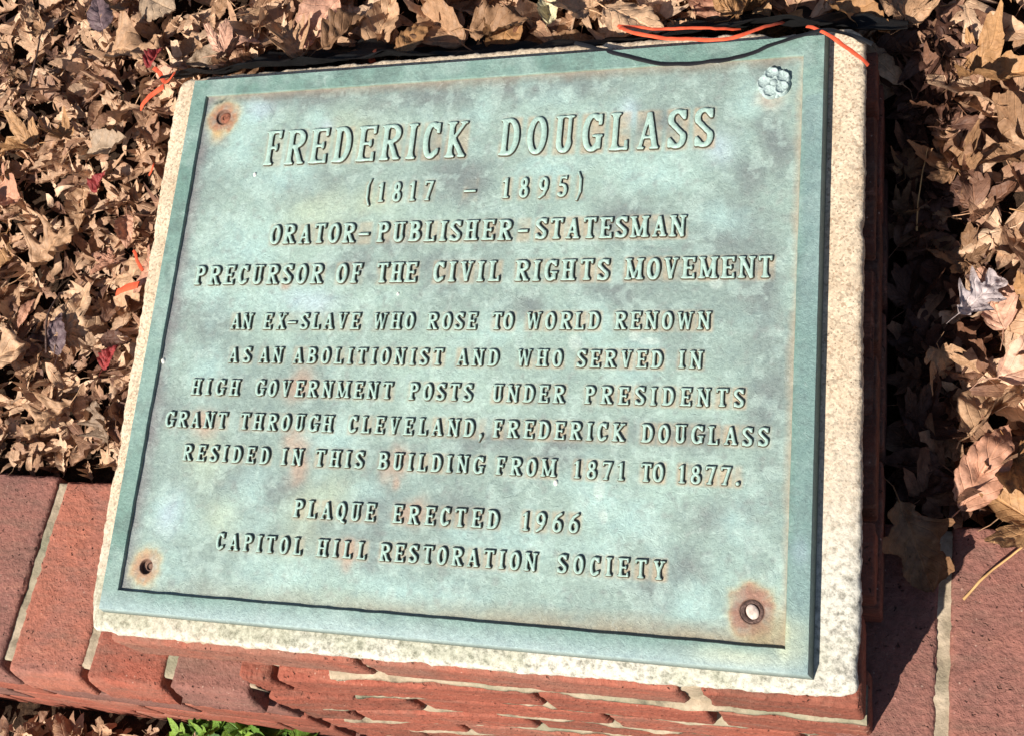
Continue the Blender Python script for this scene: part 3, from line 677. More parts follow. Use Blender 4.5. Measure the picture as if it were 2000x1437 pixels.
# --- concrete cap
def tp(x, y, z):              # plaque frame -> world frame
    return (x, y*CT-z*ST, y*ST+z*CT)
ped = empty('brick_pedestal', (.51, .4, -.225))
tag(ped, 'low red brick pedestal with a sloping speckled concrete cap carrying the bronze plaque', 'pedestal')
PO = np.array([.51, .4, -.225])
def build_cap():
    ol = [(-.022, -.0345), (.11, -.0330), (.34, -.0325), (.51, -.0320), (.84, -.0262), (1.035, -.0215), (1.0545, -.0125), (1.0570, .0751), (1.0555, .26), (1.0535, .458), (1.0533, .67), (1.0515, .80), (1.0500, .845), (1.030, .8600), (1.003, .8610), (.86, .8640), (.62, .8660), (.45, .8650), (.235, .8625), (.0965, .8600), (-.030, .8570), (-.044, .8480), (-.0490, .8149), (-.0470, .6891), (-.0455, .5891), (-.0395, .4393), (-.0370, .1885), (-.0330, .05), (-.0310, -.0150), (-.0290, -.028)]
    P = []
    for i in range(len(ol)):
        a, b = np.array(ol[i]), np.array(ol[(i+1) % len(ol)]); L = np.linalg.norm(b-a); k = max(1, int(L/.0035))
        for t in range(k): P.append(a+(b-a)*t/k)
    P = np.array(P); n = len(P)
    for _ in range(3): P = (P*2+np.roll(P, 1, 0)+np.roll(P, -1, 0))/4
    T = np.roll(P, -1, 0)-np.roll(P, 1, 0); T /= np.linalg.norm(T, axis=1)[:, None]; N = np.c_[T[:, 1], -T[:, 0]]
    for _ in range(60): N = (N*2+np.roll(N, 1, 0)+np.roll(N, -1, 0))/4
    N /= np.linalg.norm(N, axis=1)[:, None]
    c0 = np.array([.505, .415])
    prof = [(.0205, 0), (.0204, 0), (.0203, 0), (.018, -.0002), (.014, -.0004), (.009, -.0010), (.0045, -.0024), (.0015, -.0048), (0, -.0090), (.0004, -.018), (.001, -.028), (.0018, -.038), (.004, -.046), (.02, -.047)]
    V = []
    for j, (ins, z) in enumerate(prof):
        q = P-N*ins
        if j < 3: q = c0+(q-c0)*(.90, .935, .97)[j]
        nz = np.array([fb((a[0], a[1], z), 28, 3) for a in q])*.0016+np.array([fb((a[0], a[1], z*2+3), 120, 3) for a in q])*.0012
        big = np.array([max(0, fb((a[0], a[1], 5), 11, 2)-.28) for a in q])*.012
        if j >= 3:
            q = q+N*((nz-big)*min(1, (j-2)/3))[:, None]
        zz = z-.0205+(nz*.5 if j > 3 else 0)
        V.append(np.c_[q[:, 0], q[:, 1], np.broadcast_to(zz, n)])
    V = np.vstack(V); V = np.array([tp(*v) for v in V]); F = []
    for r in range(len(prof)-1):
        for i in range(n): F.append((r*n+i, r*n+n+i, r*n+n+(i+1) % n, r*n+(i+1) % n))
    F.append(list(range(n))); F.append(list(range(len(prof)*n-1, len(prof)*n-n-1, -1)))
    return mesh('concrete_cap', V-PO, F, M_conc, True, 60)
link('concrete_cap', build_cap(), ped)
# ------------------------------------------------------------------ bricks
def brick_mesh(name, corners, mat, seg_=(10, 4, 3), rough=.0012, rad=.0022, seed=0):
    """corners: 8 points, bottom ring then top ring (x0y0,x1y0,x1y1,x0y1); edges worn, faces slightly uneven"""
    c = np.array(corners, float); nx, ny, nz = seg_
    def tri(u, v, w):
        b = (1-w)*((1-v)*((1-u)*c[0]+u*c[1])+v*((1-u)*c[3]+u*c[2]))
        return b+w*((1-v)*((1-u)*c[4]+u*c[5])+v*((1-u)*c[7]+u*c[6]))
    V = []; F = []; key = {}
    L = [np.linalg.norm(c[1]-c[0]), np.linalg.norm(c[3]-c[0]), np.linalg.norm(c[4]-c[0])]
    def ts(n, l):
        e = min(.3, rad/l); return [0, e]+[e+(1-2*e)*i/(n) for i in range(1, n)]+[1-e, 1]
    U, W_, Q = ts(nx, L[0]), ts(ny, L[1]), ts(nz, L[2])
    ctr = c.mean(0)
    def vid(i, j, k):
        q = (i, j, k)
        if q not in key:
            u, v, w = U[i], W_[j], Q[k]
            p = tri(u, v, w)
            ex = (u in (0, 1))+(v in (0, 1))+(w in (0, 1))
            if ex >= 2:      # soften edges
                uu, vv, ww = U[i], W_[j], Q[k]
                s1 = [min(.3, rad*.42/l)*(1 if ex == 2 else 1.3) for l in L]
                if u in (0, 1): uu = s1[0] if u == 0 else 1-s1[0]
                if v in (0, 1): vv = s1[1] if v == 0 else 1-s1[1]
                if w in (0, 1): ww = s1[2] if w == 0 else 1-s1[2]
                p = tri(uu, vv, ww)
            s = seed*3.7
            d = p-ctr; dn = d/np.linalg.norm(d)
            nzv = fb((p[0]+s, p[1], p[2]), 18, 3)*rough+fb((p[0]+s, p[1], p[2]), 130, 3)*rough*.7*(1.9 if ex >= 2 else .7)
            p = p+dn*nzv
            key[q] = len(V); V.append(p)
        return key[q]
    a, b, d = len(U)-1, len(W_)-1, len(Q)-1
    for i in range(a):
        for j in range(b):
            for k, fl in ((0, 1), (d, 0)):
                f = [vid(i, j, k), vid(i+1, j, k), vid(i+1, j+1, k), vid(i, j+1, k)]; F.append(f[::-1] if fl else f)
    for i in range(a):
        for k in range(d):
            for j, fl in ((0, 0), (b, 1)):
                f = [vid(i, j, k), vid(i+1, j, k), vid(i+1, j, k+1), vid(i, j, k+1)]; F.append(f[::-1] if fl else f)
    for j in range(b):
        for k in range(d):
            for i, fl in ((0, 1), (a, 0)):
                f = [vid(i, j, k), vid(i, j+1, k), vid(i, j+1, k+1), vid(i, j, k+1)]; F.append(f[::-1] if fl else f)
    return np.array(V), F
def brick(parent, origin, corners, mat, seg_=(10, 4, 3), rough=.0014, rad=.003, seed=0, name='brick', sharp=50):
    V, F = brick_mesh(name, corners, mat, seg_, rough, rad, seed)
    ctr = V.mean(0)
    return link(name, mesh(name, V-ctr, F, mat, True, sharp), parent, tuple(ctr-np.array(origin)))
def hexa(x0, x1, y0, y1, z0, z1):
    return [(x0, y0, z0), (x1, y0, z0), (x1, y1, z0), (x0, y1, z0), (x0, y0, z1), (x1, y0, z1), (x1, y1, z1), (x0, y1, z1)]
def capz(y): return y*math.tan(TILT)-.0685           # underside of the concrete cap
MT = .011
seed = 1
# pedestal walls. front: y as a function of x (the pedestal stands a hair askew)
def yf(x): return -.0330+.0135*max(0, min(1, x/1.05))
# mortar core of the pedestal
core = []
V = [(.140, -.0655, -.74), (1.052, -.0520, -.74), (1.046, .84, -.74), (.140, .84, -.74),
     (.140, yf(0)+.008, capz(-.02)), (1.046, yf(1.05)+.008, capz(-.02)), (1.040, .84, capz(.84)), (.140, .84, capz(.84))]
mv, mf = brick_mesh('mortar', V, M_mortar, (120, 40, 30), .0042, .004, 3)
link('mortar', mesh('mortar', mv-PO, mf, M_mortar, True), ped)
mv, mf = brick_mesh('mortar', [(-.018, yf(0)+.009, -.24), (.17, yf(0)+.009, -.24), (.17, .84, -.24), (-.018, .84, -.24), (-.018, yf(0)+.009, capz(-.02)), (.17, yf(0)+.009, capz(-.02)), (.17, .84, capz(.84)), (-.018, .84, capz(.84))], M_mortar, (20, 40, 8), .003, .004, 3)
link('mortar', mesh('mortar', mv-PO, mf, M_mortar, True), ped)
# battered front: every course stands a little further out than the one above
def skew(x): return .0105*max(0, min(1, x/1.05))
EXTRA = [0, .020, .027, .024, .019, .014, .010]
def fy(ci, x): return COURSES[ci][0]+skew(x)-EXTRA[ci]*max(0, 1-max(0, x-.15)/.30)
COURSES = [(-.0335, None, -.166, [-.022, .385, .838, 1.062]),
           (-.0405, -.174, -.267, [.146, .205, .612, .86, 1.066]),
           (-.0470, -.277, -.363, [.146, .385, .69, .97, 1.072]),
           (-.0540, -.372, -.452, [.146, .245, .55, .83, 1.076]),
           (-.0610, -.462, -.543, [.146, .40, .72, 1.00, 1.080]),
           (-.0680, -.552, -.634, [.146, .30, .60, .90, 1.084]),
           (-.0740, -.643, -.725, [.146, .44, .76, 1.088])]
for ci, (yy, zt, zb_, xs) in enumerate(COURSES):
    for i in range(len(xs)-1):
        x0, x1 = xs[i]+(MT*.5 if i else 0), xs[i+1]-MT*.5
        if ci == 0 and i == 2: x0 += .018
        q = rng.normal()*.0012
        f0, f1 = fy(ci, x0)+q, fy(ci, x1)+q+rng.normal()*.0008
        if ci == 0:
            c = [(x0, f0-.0015, zb_), (x1, f1-.0015, zb_), (x1, .09, zb_), (x0, .09, zb_),
                 (x0, f0+.0015, capz(f0)-.001), (x1, f1+.0015, capz(f1)-.001), (x1, .09, capz(.09)), (x0, .09, capz(.09))]
        else:
            c = [(x0, f0-.0035, zb_), (x1, f1-.0035, zb_), (x1, .04, zb_), (x0, .04, zb_),
                 (x0, f0+.0015, zt+rng.normal()*.001), (x1, f1+.0015, zt+rng.normal()*.001), (x1, .04, zt), (x0, .04, zt)]
        b = brick(ped, PO, c, M_brick_face, (84, 3, 16), .0021, .0055, seed); seed += 1
        if ci == 0 and i == 2: b['label'] = 'brownish brick at the right end under the cap'
# bed joints: mortar struck nearly flush with the bricks, crumbling in places
for ci in range(1, len(COURSES)):
    zt = COURSES[ci][1]; zb_ = COURSES[ci-1][2]; xa = .30 if ci < 3 else .20
    NX = 260; V = []; F = []
    for i in range(NX+1):
        x = xa+(1.058-xa)*i/NX
        yu = fy(ci-1, x)-.0015 if ci > 1 else fy(0, x)-.0015
        yl = fy(ci, x)
        w = fb((x, ci*3.1, 0), 9, 3)*.0070+fb((x, ci*1.7, 2), 60, 2)*.0009+.0008
        ym = yu*.45+yl*.55-.0004+w
        V += [(x, .02, zb_+.002), (x, max(yu, ym)+.0006, zb_+.002), (x, ym, (zb_+zt)/2+.001), (x, yl+.0006+max(0, w), zt-.001), (x, .02, zt-.001)]
    F = gridfaces(NX+1, 5)
    link('mortar', mesh('mortar', np.array(V)-PO, F, M_mortar, True), ped)
# side and back courses
zc = [-.228, -.124, -.020, .060, .20]
def wall_brick(x0, x1, y0, y1, z0, z1, sd):
    top = lambda y: min(z1, capz(y)-.002)
    if max(top(y0), top(y1))-z0 < .012: return
    c = [(x0, y0, z0), (x1, y0, z0), (x1, y1, z0), (x0, y1, z0), (x0, y0, max(top(y0), z0+.004)), (x1, y0, max(top(y0), z0+.004)), (x1, y1, max(top(y1), z0+.004)), (x0, y1, max(top(y1), z0+.004))]
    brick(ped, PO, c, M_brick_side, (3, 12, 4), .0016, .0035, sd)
for k in range(4):
    z0, z1 = zc[k], zc[k+1]-MT*.8
    y = .105-(.11 if k % 2 else 0)
    while y < .845:
        a, b_ = max(y, .105), min(y+.21, .852)
        if b_-a > .03:
            o = .012-.0045*k
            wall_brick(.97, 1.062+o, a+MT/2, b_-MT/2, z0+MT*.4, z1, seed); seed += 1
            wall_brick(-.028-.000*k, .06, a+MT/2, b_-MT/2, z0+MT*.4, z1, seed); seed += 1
        y += .22
    x = .06-(.1 if k % 2 else 0)
    while x < .97:
        a, b_ = max(x, .065), min(x+.20, .965)
        if b_-a > .03:
            z1b = min(z1, capz(.80)-.002)
            if z1b-z0 > .012: brick(ped, PO, hexa(a+MT/2, b_-MT/2, .76, .853, z0+MT*.4, z1b), M_brick_face, (10, 2, 3), .0014, .0035, seed)
            seed += 1
        x += .21

# edging: a low wall of bricks set on end that runs under the pedestal
ZE = -.226
EO = np.array([.4, .09, -.3])
edg = empty('brick_edging', EO)
tag(edg, 'straight red brick edging wall with pale mortar joints running under the pedestal', 'brick edging')
def efy(x):                  # front arris
    if x < .15: return -.0770+.002*math.sin(x*9)
    return -.0575
for xa, xb, nn in ((-1.9, .147, 200), (1.04, 2.4, 140)):
    mv, mf = brick_mesh('mortar', hexa(xa, xb, -.062 if xa < 0 else -.052, .245, -.76, ZE-.0045), M_mortar, (nn, 60, 8), .0045, .003, 9)
    link('mortar', mesh('mortar', mv-EO, mf, M_mortar, True), edg)
jx = [-.006+.157*k for k in range(-12, 2)]+[.151, .160, 1.012, 1.150]+[1.150+.160*k for k in range(1, 8)]
for i in range(len(jx)-1):
    x0, x1 = jx[i]+MT*.72, jx[i+1]-MT*.72
    xm = (x0+x1)/2; y0 = efy(xm); dz = rng.normal()*.0012; yb = .2505+rng.normal()*.002
    if xm > 1.0: y0 = -.062
    if jx[i+1]-jx[i] < .05: continue
    sl = .018 if x0 > .14 else .004                  # joints lean: the rear ends stand a little to the right
    sk = .004
    c = [(x0-sk, y0-.018, -.302), (x1-sk, y0-.018, -.302), (x1+sk, yb, -.302), (x0+sk, yb, -.302),
         (x0-sk, y0, ZE+dz), (x1-sk, y0, ZE+dz+rng.normal()*.0008), (x1+sk, yb, ZE+dz), (x0+sk, yb, ZE+dz)]
    if .14 < xm < 1.02: continue                  # built into the foot of the pedestal
    brick(edg, EO, c, M_brick_face if -.12 < xm < -.02 else M_brick_top, (22, 64, 4), .0022, .0048, seed); seed += 1
# face courses below
for k in range(4):
    z1 = -.310-.108*k; z0 = z1-.108+MT*1.2
    off = (.0, .19, .07, .25)[k]; x = -1.8+off
    while x < 2.3:
        x1 = x+.30+rng.normal()*.012
        if .156 <= x < 1.02: x = x1; continue
        if x < .156 < x1: x1 = .156
        yy = -.0800-.004*k-(0 if x < .15 else 0)
        brick(edg, EO, [(x+MT/2, yy-.004, z0), (x1-MT/2, yy-.004, z0), (x1-MT/2, .0, z0), (x+MT/2, .0, z0), (x+MT/2, yy, z1), (x1-MT/2, yy, z1), (x1-MT/2, .0, z1), (x+MT/2, .0, z1)], M_brick_top if (k+int(x*3)) % 3 == 0 else M_brick_face, (12, 2, 4), .0018, .004, seed); seed += 1
        x = x1

# ------------------------------------------------------------------ ground
GZ = -.285; FZ = -.72
def rise(y):
    t = np.clip((y-.60)/.35, 0, 1)
    return np.where(y < .26, 0, .16*(np.minimum(y, .95)-.26)+.05*np.maximum(y-.95, 0)+.10*t*t*(3-2*t))
def ground(name, x0, x1, y0, y1, z, n, amp):
    gx = np.linspace(x0, x1, n[0]); gy = np.linspace(y0, y1, n[1]); X, Y = np.meshgrid(gx, gy, indexing='ij')
    Z = z+(fnoise(X+40, Y+40, 7, 5, 5)-.5)*amp+(rise(Y) if z > -.5 else 0)
    V = np.c_[X.ravel(), Y.ravel(), Z.ravel()]
    o = link(name, mesh(name, V, gridfaces(*n), M_soil, True)); o['kind'] = 'structure'; return o
ground('planting_bed', -6, 8, .249, 9, GZ, (260, 180), .03)
ground('ground', -6, 8, -6, -.05, FZ, (260, 120), .03)

# ------------------------------------------------------------------ leaves
def leaf_oak(sd, nu=22, nv=9, lobes=3.5, deep=.55, wide=.33, rnd=0):
    r = np.random.default_rng(sd); u = np.linspace(0, 1, nu); v = np.linspace(-1, 1, nv)
    env = wide*np.sin(np.pi*np.clip(u, 0, 1)**.85)**.8*(1-.15*u)+.012
    ph = r.random()*.4
    lob = {}
    for sgn in (-1, 1):
        ll = .5+.5*np.cos(2*np.pi*(u*lobes-.35+ph+sgn*.06)); lob[sgn] = env*(1-deep*(1-ll)**1.0)*(1+.12*np.sin(u*23+sgn))
    U, Vv = np.meshgrid(u, v, indexing='ij'); wv = np.where(Vv < 0, lob[-1][:, None], lob[1][:, None])
    x = U+np.abs(Vv)*.10*(wv/ (env[:, None]+.01)-.4); y = Vv*wv
    return U, Vv, x, y, gridfaces(nu, nv)
def leaf_oval(sd, nu=14, nv=7, wide=.25):
    r = np.random.default_rng(sd); u = np.linspace(0, 1, nu); v = np.linspace(-1, 1, nv)
    w = wide*np.sin(np.pi*u**.8)**.75*(1-.25*u)+.004; w = w*(1+.06*np.sin(u*37+r.random()*6))
    U, Vv = np.meshgrid(u, v, indexing='ij'); return U, Vv, U.copy(), Vv*w[:, None], gridfaces(nu, nv)
def leaf_maple(sd, na=49, nr=7, teeth=.05):
    r = np.random.default_rng(sd); a = np.linspace(-2.45, 2.45, na)
    axes = np.array([-1.75, -.85, 0, .85, 1.75]); LL = np.array([.50, .78, 1.0, .78, .50])*(1+r.normal(size=5)*.05)
    dif = np.abs(a[:, None]-axes[None]); k = dif.argmin(1)
    R = np.array([LL[kk]*(1-.50*min(1, (dd/.45))**1.15) for kk, dd in zip(k, dif.min(1))]); R = np.maximum(R, .26)
    R *= 1+teeth*np.sign(np.sin(a*26+r.random()*5))*(.6+.4*r.random(na)); R[0] = R[-1] = .16
    t = np.linspace(.02, 1, nr); T, A = np.meshgrid(t, a, indexing='ij')
    RR = R[None]*T; x = .30+RR*np.cos(A)*.75; y = RR*np.sin(A)*.75
    U = T*R[None]; Vv = np.broadcast_to((dif.min(1)/.45)[None], U.shape)
    return U, Vv, x, y, gridfaces(nr, na)
def leaf_build(kind, sd, curl=1.0, crumple=1.0, stem=True, hi=False):
    r = np.random.default_rng(sd*7+1)
    if hi: return leaf_build_hi(kind, sd, curl, crumple, stem)
    if kind == 'oak': U, Vv, x, y, F = leaf_oak(sd, lobes=r.choice([2.5, 3.5]), deep=.45+.25*r.random(), wide=.34+.08*r.random())
    elif kind == 'maple': U, Vv, x, y, F = leaf_maple(sd)
    elif kind == 'oval': U, Vv, x, y, F = leaf_oval(sd, wide=.20+.10*r.random())
    else: U, Vv, x, y, F = leaf_oval(sd, nu=9, nv=5, wide=.10+.16*r.random())
    x = x.ravel(); y = y.ravel(); U = U.ravel(); Vv = Vv.ravel()
    k1 = curl*(.5+1.3*r.random())*r.choice([-1, 1, 1]); k2 = curl*r.normal()*.9
    z = k1*y*y*1.3+k2*(x-.5)**2*.5+y*(x-.5)*r.normal()*.5*curl
    z += crumple*((fnoise(x+5, y+5, 3.2, sd, 3)-.5)*.20+(fnoise(x+9, y+3, 9, sd+4, 2)-.5)*.05)
    z += crumple*.02*np.cos(U*2*np.pi*6.5)*np.abs(Vv)*(np.abs(y) > .02)
    # fold sides up along the midrib
    z += np.abs(y)*r.random()*.45*curl
    V = np.c_[x-.5, y, z]; UV = np.c_[U, Vv]; F = list(F)
    if stem:
        b = len(V); L = .28 if kind != 'maple' else .35; z0 = z[np.argmin(np.abs(x)+np.abs(y))]
        bx = -.5 if kind != 'maple' else -.2
        pts = [(bx+.05, 0, z0), (bx-L*.5, r.normal()*.03, z0+.03), (bx-L, r.normal()*.08, z0+r.random()*.10)]
        S_ = []
        for q, (px, py, pz) in enumerate(pts):
            w = .010-.002*q
            for dx_, dz_ in ((-w, -w*.6), (w, -w*.6), (0, w)): S_.append((px, py+dx_, pz+dz_))
        V = np.vstack([V, S_]); UV = np.vstack([UV, [[.5, 0]]*9])
        for q in range(2):
            for e in range(3): F.append((b+q*3+e, b+q*3+(e+1) % 3, b+q*3+3+(e+1) % 3, b+q*3+3+e))
    V[:, 2] -= np.percentile(V[:, 2], 30)
    return V, F, UV
protos = {}
for kind, cnt in (('oak', 7), ('maple', 6), ('oval', 6), ('shred', 5)):
    protos[kind] = [leaf_build(kind, 10*i+{'oak': 1, 'maple': 2, 'oval': 3, 'shred': 4}[kind], *((1.0, 1.0) if i % 2 == 0 else (1.5, 1.3)), stem=(kind != 'shred')) for i in range(cnt)]
def leaf_build_hi(kind, sd, curl, crumple, stem):
    r = np.random.default_rng(sd*7+1)
    if kind == 'oak': U, Vv, x, y, F = leaf_oak(sd, 44, 15, lobes=r.choice([2.5, 3.5]), deep=.40+.25*r.random(), wide=.34+.08*r.random())
    elif kind == 'maple': U, Vv, x, y, F = leaf_maple(sd, 85, 12)
    elif kind == 'oval': U, Vv, x, y, F = leaf_oval(sd, 34, 13, wide=.24+.10*r.random())
    else: U, Vv, x, y, F = leaf_oval(sd, 24, 9, wide=.16+.16*r.random())
    x = x.ravel().copy(); y = y.ravel().copy(); U = U.ravel(); Vv = Vv.ravel()
    # ragged rim
    rag = (np.abs(Vv) if kind != 'maple' else U)
    edge = np.clip((rag-.75)*4, 0, 1) if kind != 'maple' else np.clip((U/U.max()-.8)*5, 0, 1)
    x += edge*(fnoise(x*3+9, y*3+9, 14, sd+1, 2)-.5)*.05; y += edge*(fnoise(x*3+5, y*3+2, 14, sd+2, 2)-.5)*.05
    k1 = curl*(.6+1.2*r.random())*r.choice([-1, 1, 1]); k2 = curl*r.normal()*.8
    z = k1*y*y*1.2+k2*(x-.5)**2*.5+y*(x-.5)*r.normal()*.6*curl
    z += crumple*((fnoise(x+5, y+5, 3.2, sd, 3)-.5)*.22+(fnoise(x+9, y+3, 11, sd+4, 3)-.5)*.085)
    z += crumple*.012*np.cos((U-np.abs(Vv)*.28)*2*np.pi*6.5)*np.minimum(1, np.abs(y)*8)
    z += np.abs(y)*(.1+r.random()*.4)*curl
    rim = np.clip(np.abs(Vv)-.6, 0, 1) if kind != 'maple' else np.clip(U/U.max()-.7, 0, 1)
    z += rim*r.normal()*.22*curl*(fnoise(x+2, y+8, 2.5, sd+6, 2)-.2)
    V = np.c_[x-.5, y, z]; UV = np.c_[U, Vv]; F = list(F)
    b = len(V); L = .28 if kind != 'maple' else .35; bx = -.5 if kind != 'maple' else -.2; z0 = z[np.argmin(np.abs(x-.5-bx)+np.abs(y))]
    if stem:
        pts = [(bx+.04, 0, z0), (bx-L*.5, r.normal()*.03, z0+.03), (bx-L, r.normal()*.08, z0+r.random()*.10)]; S_ = []
        for q, (px, py, pz) in enumerate(pts):
            w = .010-.002*q
            for dx_, dz_ in ((-w, -w*.6), (w, -w*.6), (0, w)): S_.append((px, py+dx_, pz+dz_))
        V = np.vstack([V, S_]); UV = np.vstack([UV, [[.5, 0]]*9])
        for q in range(2):
            for e in range(3): F.append((b+q*3+e, b+q*3+(e+1) % 3, b+q*3+3+(e+1) % 3, b+q*3+3+e))
    V[:, 2] -= np.percentile(V[:, 2], 30)
    return V, F, UV
protos_hi = {}
for kind, cnt in (('oak', 8), ('maple', 8), ('oval', 8), ('shred', 6)):
    protos_hi[kind] = [leaf_build_hi(kind, 10*i+{'oak': 1, 'maple': 2, 'oval': 3, 'shred': 4}[kind], *((.9, 1.0) if i % 2 == 0 else (1.4, 1.4)), kind != 'shred') for i in range(cnt)]
pm_cache = {}
def leaf_obj(name, kind, i, col, x, y, z, size, rz, tx, ty, abs_z=False):
    key = (kind, i, col)
    if key not in pm_cache:
        V, F, UV = protos_hi[kind][i]; pm_cache[key] = mesh(name+'_'+kind, V, F, M_leaf[col] if col in M_leaf else M_green, True, 180, uv=UV)
    if not abs_z: z += float(rise(y))
    o = link(name, pm_cache[key], None, (x, y, z)); o.scale = (size, size, size)
    o.rotation_euler = (Matrix.Rotation(tx, 3, 'X') @ Matrix.Rotation(ty, 3, 'Y') @ Matrix.Rotation(rz, 3, 'Z')).to_euler()
    return o
# region tests: the bed lies behind the edging, round the pedestal
def on_bed(x, y, m=0.0): return y > .262+m and not (-.040-m < x < 1.078+m and y < .862+m)

# fine litter: thousands of scraps in one mesh
def litter(name, boxes, seed_, label):
    r = np.random.default_rng(seed_)
    Vs, Fs, UVs, Ts = [], [], [], []; off = 0
    for (x0, x1, y0, y1, count, smin, smax, zb, zr, kinds, tb) in boxes:
        n = 0
        while n < count:
            x, y = r.uniform(x0, x1), r.uniform(y0, y1)
            sz = r.uniform(smin, smax)
            if zb > -.5:
                if not on_bed(x, y, sz*.27): continue
            elif y > -.098-sz*.5: continue
            n += 1
            kind = kinds[r.integers(len(kinds))]; V, F, UV = protos[kind][r.integers(len(protos[kind]))]
            R = np.array(Matrix.Rotation(r.normal()*.22, 3, 'X') @ Matrix.Rotation(r.normal()*.22, 3, 'Y') @ Matrix.Rotation(r.uniform(0, 6.28), 3, 'Z'))
            P = V*sz*np.array([1, r.uniform(.7, 1.1), r.uniform(.7, 1.5)]) @ R.T+np.array([x, y, zb+r.uniform(0, zr)+(float(rise(y)) if zb > -.5 else 0)])
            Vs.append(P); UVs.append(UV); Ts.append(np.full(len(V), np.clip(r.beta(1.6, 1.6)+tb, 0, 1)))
            Fs += [tuple(off+i for i in f) for f in F]; off += len(V)
    me = mesh(name, np.vstack(Vs), Fs, M_litter, True, uv=np.vstack(UVs), attrs={'tint': np.concatenate(Ts)})
    return tag(link(name, me), label, 'leaf litter', None, 'stuff')
ALLK = ['oak', 'oval', 'shred', 'shred', 'oval', 'oval', 'maple', 'shred', 'oak']
litter('leaf_litter', [
    (-1.25, -.03, .255, 1.75, 3600, .034, .080, GZ+.014, .042, ALLK, .17),
    (-.03, 1.10, .87, 1.75, 1350, .060, .13, GZ+.012, .048, ALLK, .18),
    (1.185, 1.85, .26, 1.75, 1100, .065, .14, GZ+.012, .045, ALLK, .18),
    (1.07, 1.20, .26, .95, 240, .055, .11, GZ+.008, .045, ALLK, -.45),  # tint lowered to deepen the pedestal's shadow on the litter
], 5, 'bed of small dry brown and tan leaf scraps covering the soil behind and beside the brick edging')
litter('leaf_litter', [(-.9, .7, -.34, -.088, 620, .04, .09, FZ+.01, .06, ALLK, .12)], 6,
       'dry pale leaf scraps on the ground below the front of the brick edging')

# single leaves: the ones that show
r = np.random.default_rng(21)
def zone_words(x, y):
    if x < -.03:
        xl = -.47-(y-.25)*.38; t = (x-xl)/(-.04-xl)
        side = "at far left" if t < .36 else ('beside the cap' if t > .70 else 'midway')
        row = 'above the edging' if y < .44 else ('left of lower lines' if y < .62 else ('left of middle lines' if y < .80 else ('left of name line' if y < .98 else 'above left of the cap')))
        return row+' '+side, 'left'
    if x > 1.0 and y < .92:
        row = 'behind the right edging bricks' if y < .40 else ('right of the lower pedestal' if y < .58 else ('right of the middle pedestal' if y < .75 else 'right of the upper pedestal'))
        return row+(' in its shadow' if x < 1.18 else " at far right"), 'right'
    k = min(5, max(0, int((x+.1)/.27)))
    w = ['above the top left corner', 'above the word FREDERICK', 'above the gap in the name', 'above the word DOUGLASS', 'above the rosette', 'at the top right'][k]
    return w+(' farther back' if y > 1.08 else ' behind the cap'), 'top'
GROUPS = {'left': 'fallen leaves on the bed left of the plaque', 'right': 'fallen leaves on the bed right of the pedestal', 'top': 'fallen leaves on the bed above the plaque'}
KW = {'oak': 'oak leaf', 'maple': 'maple leaf', 'oval': 'oval leaf', 'shred': 'leaf scrap'}
placed = []
def scatter(n, x0, x1, y0, y1, smin, smax, cols, kinds, zlo, zhi, tilt):
    k = 0; tries = 0
    while k < n and tries < 9000:
        tries += 1
        x, y = r.uniform(x0, x1), r.uniform(y0, y1); sz = r.uniform(smin, smax)
        if not on_bed(x, y, sz*.36): continue
        if any((x-a)**2+(y-b)**2 < (.36*(sz+s_))**2 for a, b, s_ in placed): continue
        placed.append((x, y, sz)); k += 1
        kind = kinds[r.integers(len(kinds))]; col = cols[r.integers(len(cols))]
        i = int(r.integers(len(protos_hi[kind]))); rzv = r.uniform(0, 6.28)
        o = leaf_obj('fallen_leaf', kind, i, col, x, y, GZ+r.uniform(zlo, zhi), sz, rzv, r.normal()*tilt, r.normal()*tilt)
        w, zk = zone_words(x, y)
        size = 'large ' if sz > .12 else ('small ' if sz < .065 else '')
        pending.append((o, f'{size}{col} {KW[kind]}', w, GROUPS[zk], rzv, x, y))
pending = []
scatter(26, -.95, -.06, .30, 1.45, .095, .15, ['tan', 'pinkish tan', 'tan', 'grey brown', 'golden brown'], ['oak', 'oak', 'maple', 'oval'], .062, .080, .16)
scatter(74, -.95, -.05, .28, 1.45, .050, .085, ['tan', 'dull brown', 'grey brown', 'dark brown', 'golden brown', 'pinkish tan', 'dull brown'], ['oak', 'oval', 'shred', 'maple'], .050, .075, .30)
scatter(7, 1.10, 1.17, .285, .90, .10, .13, ['dark brown', 'dark brown', 'dull brown'], ['oval', 'maple', 'oak'], .050, .060, .2)  # dark leaf colours chosen to deepen the shadow beside the pedestal
scatter(44, 1.205, 1.60, .285, 1.20, .11, .19, ['tan', 'golden brown', 'pinkish tan', 'golden brown', 'dull brown', 'tan'], ['oval', 'maple', 'maple', 'oval', 'oak'], .055, .078, .20)
scatter(12, 1.10, 1.19, .27, .92, .06, .09, ['dark brown', 'dull brown'], ['shred', 'oval', 'maple'], .045, .060, .30)  # smaller leaves, also coloured dark to strengthen the pedestal's shadow
scatter(38, 1.20, 1.60, .27, 1.20, .06, .10, ['golden brown', 'dull brown', 'tan', 'dark brown'], ['shred', 'oval', 'maple'], .050, .070, .30)
scatter(44, -.10, 1.50, .885, 1.50, .10, .17, ['golden brown', 'tan', 'pinkish tan', 'dull brown', 'tan'], ['oval', 'maple', 'oval', 'oak'], .055, .080, .20)
scatter(42, -.10, 1.50, .90, 1.50, .06, .10, ['golden brown', 'dull brown', 'tan', 'dark brown'], ['shred', 'oval', 'maple'], .050, .070, .30)
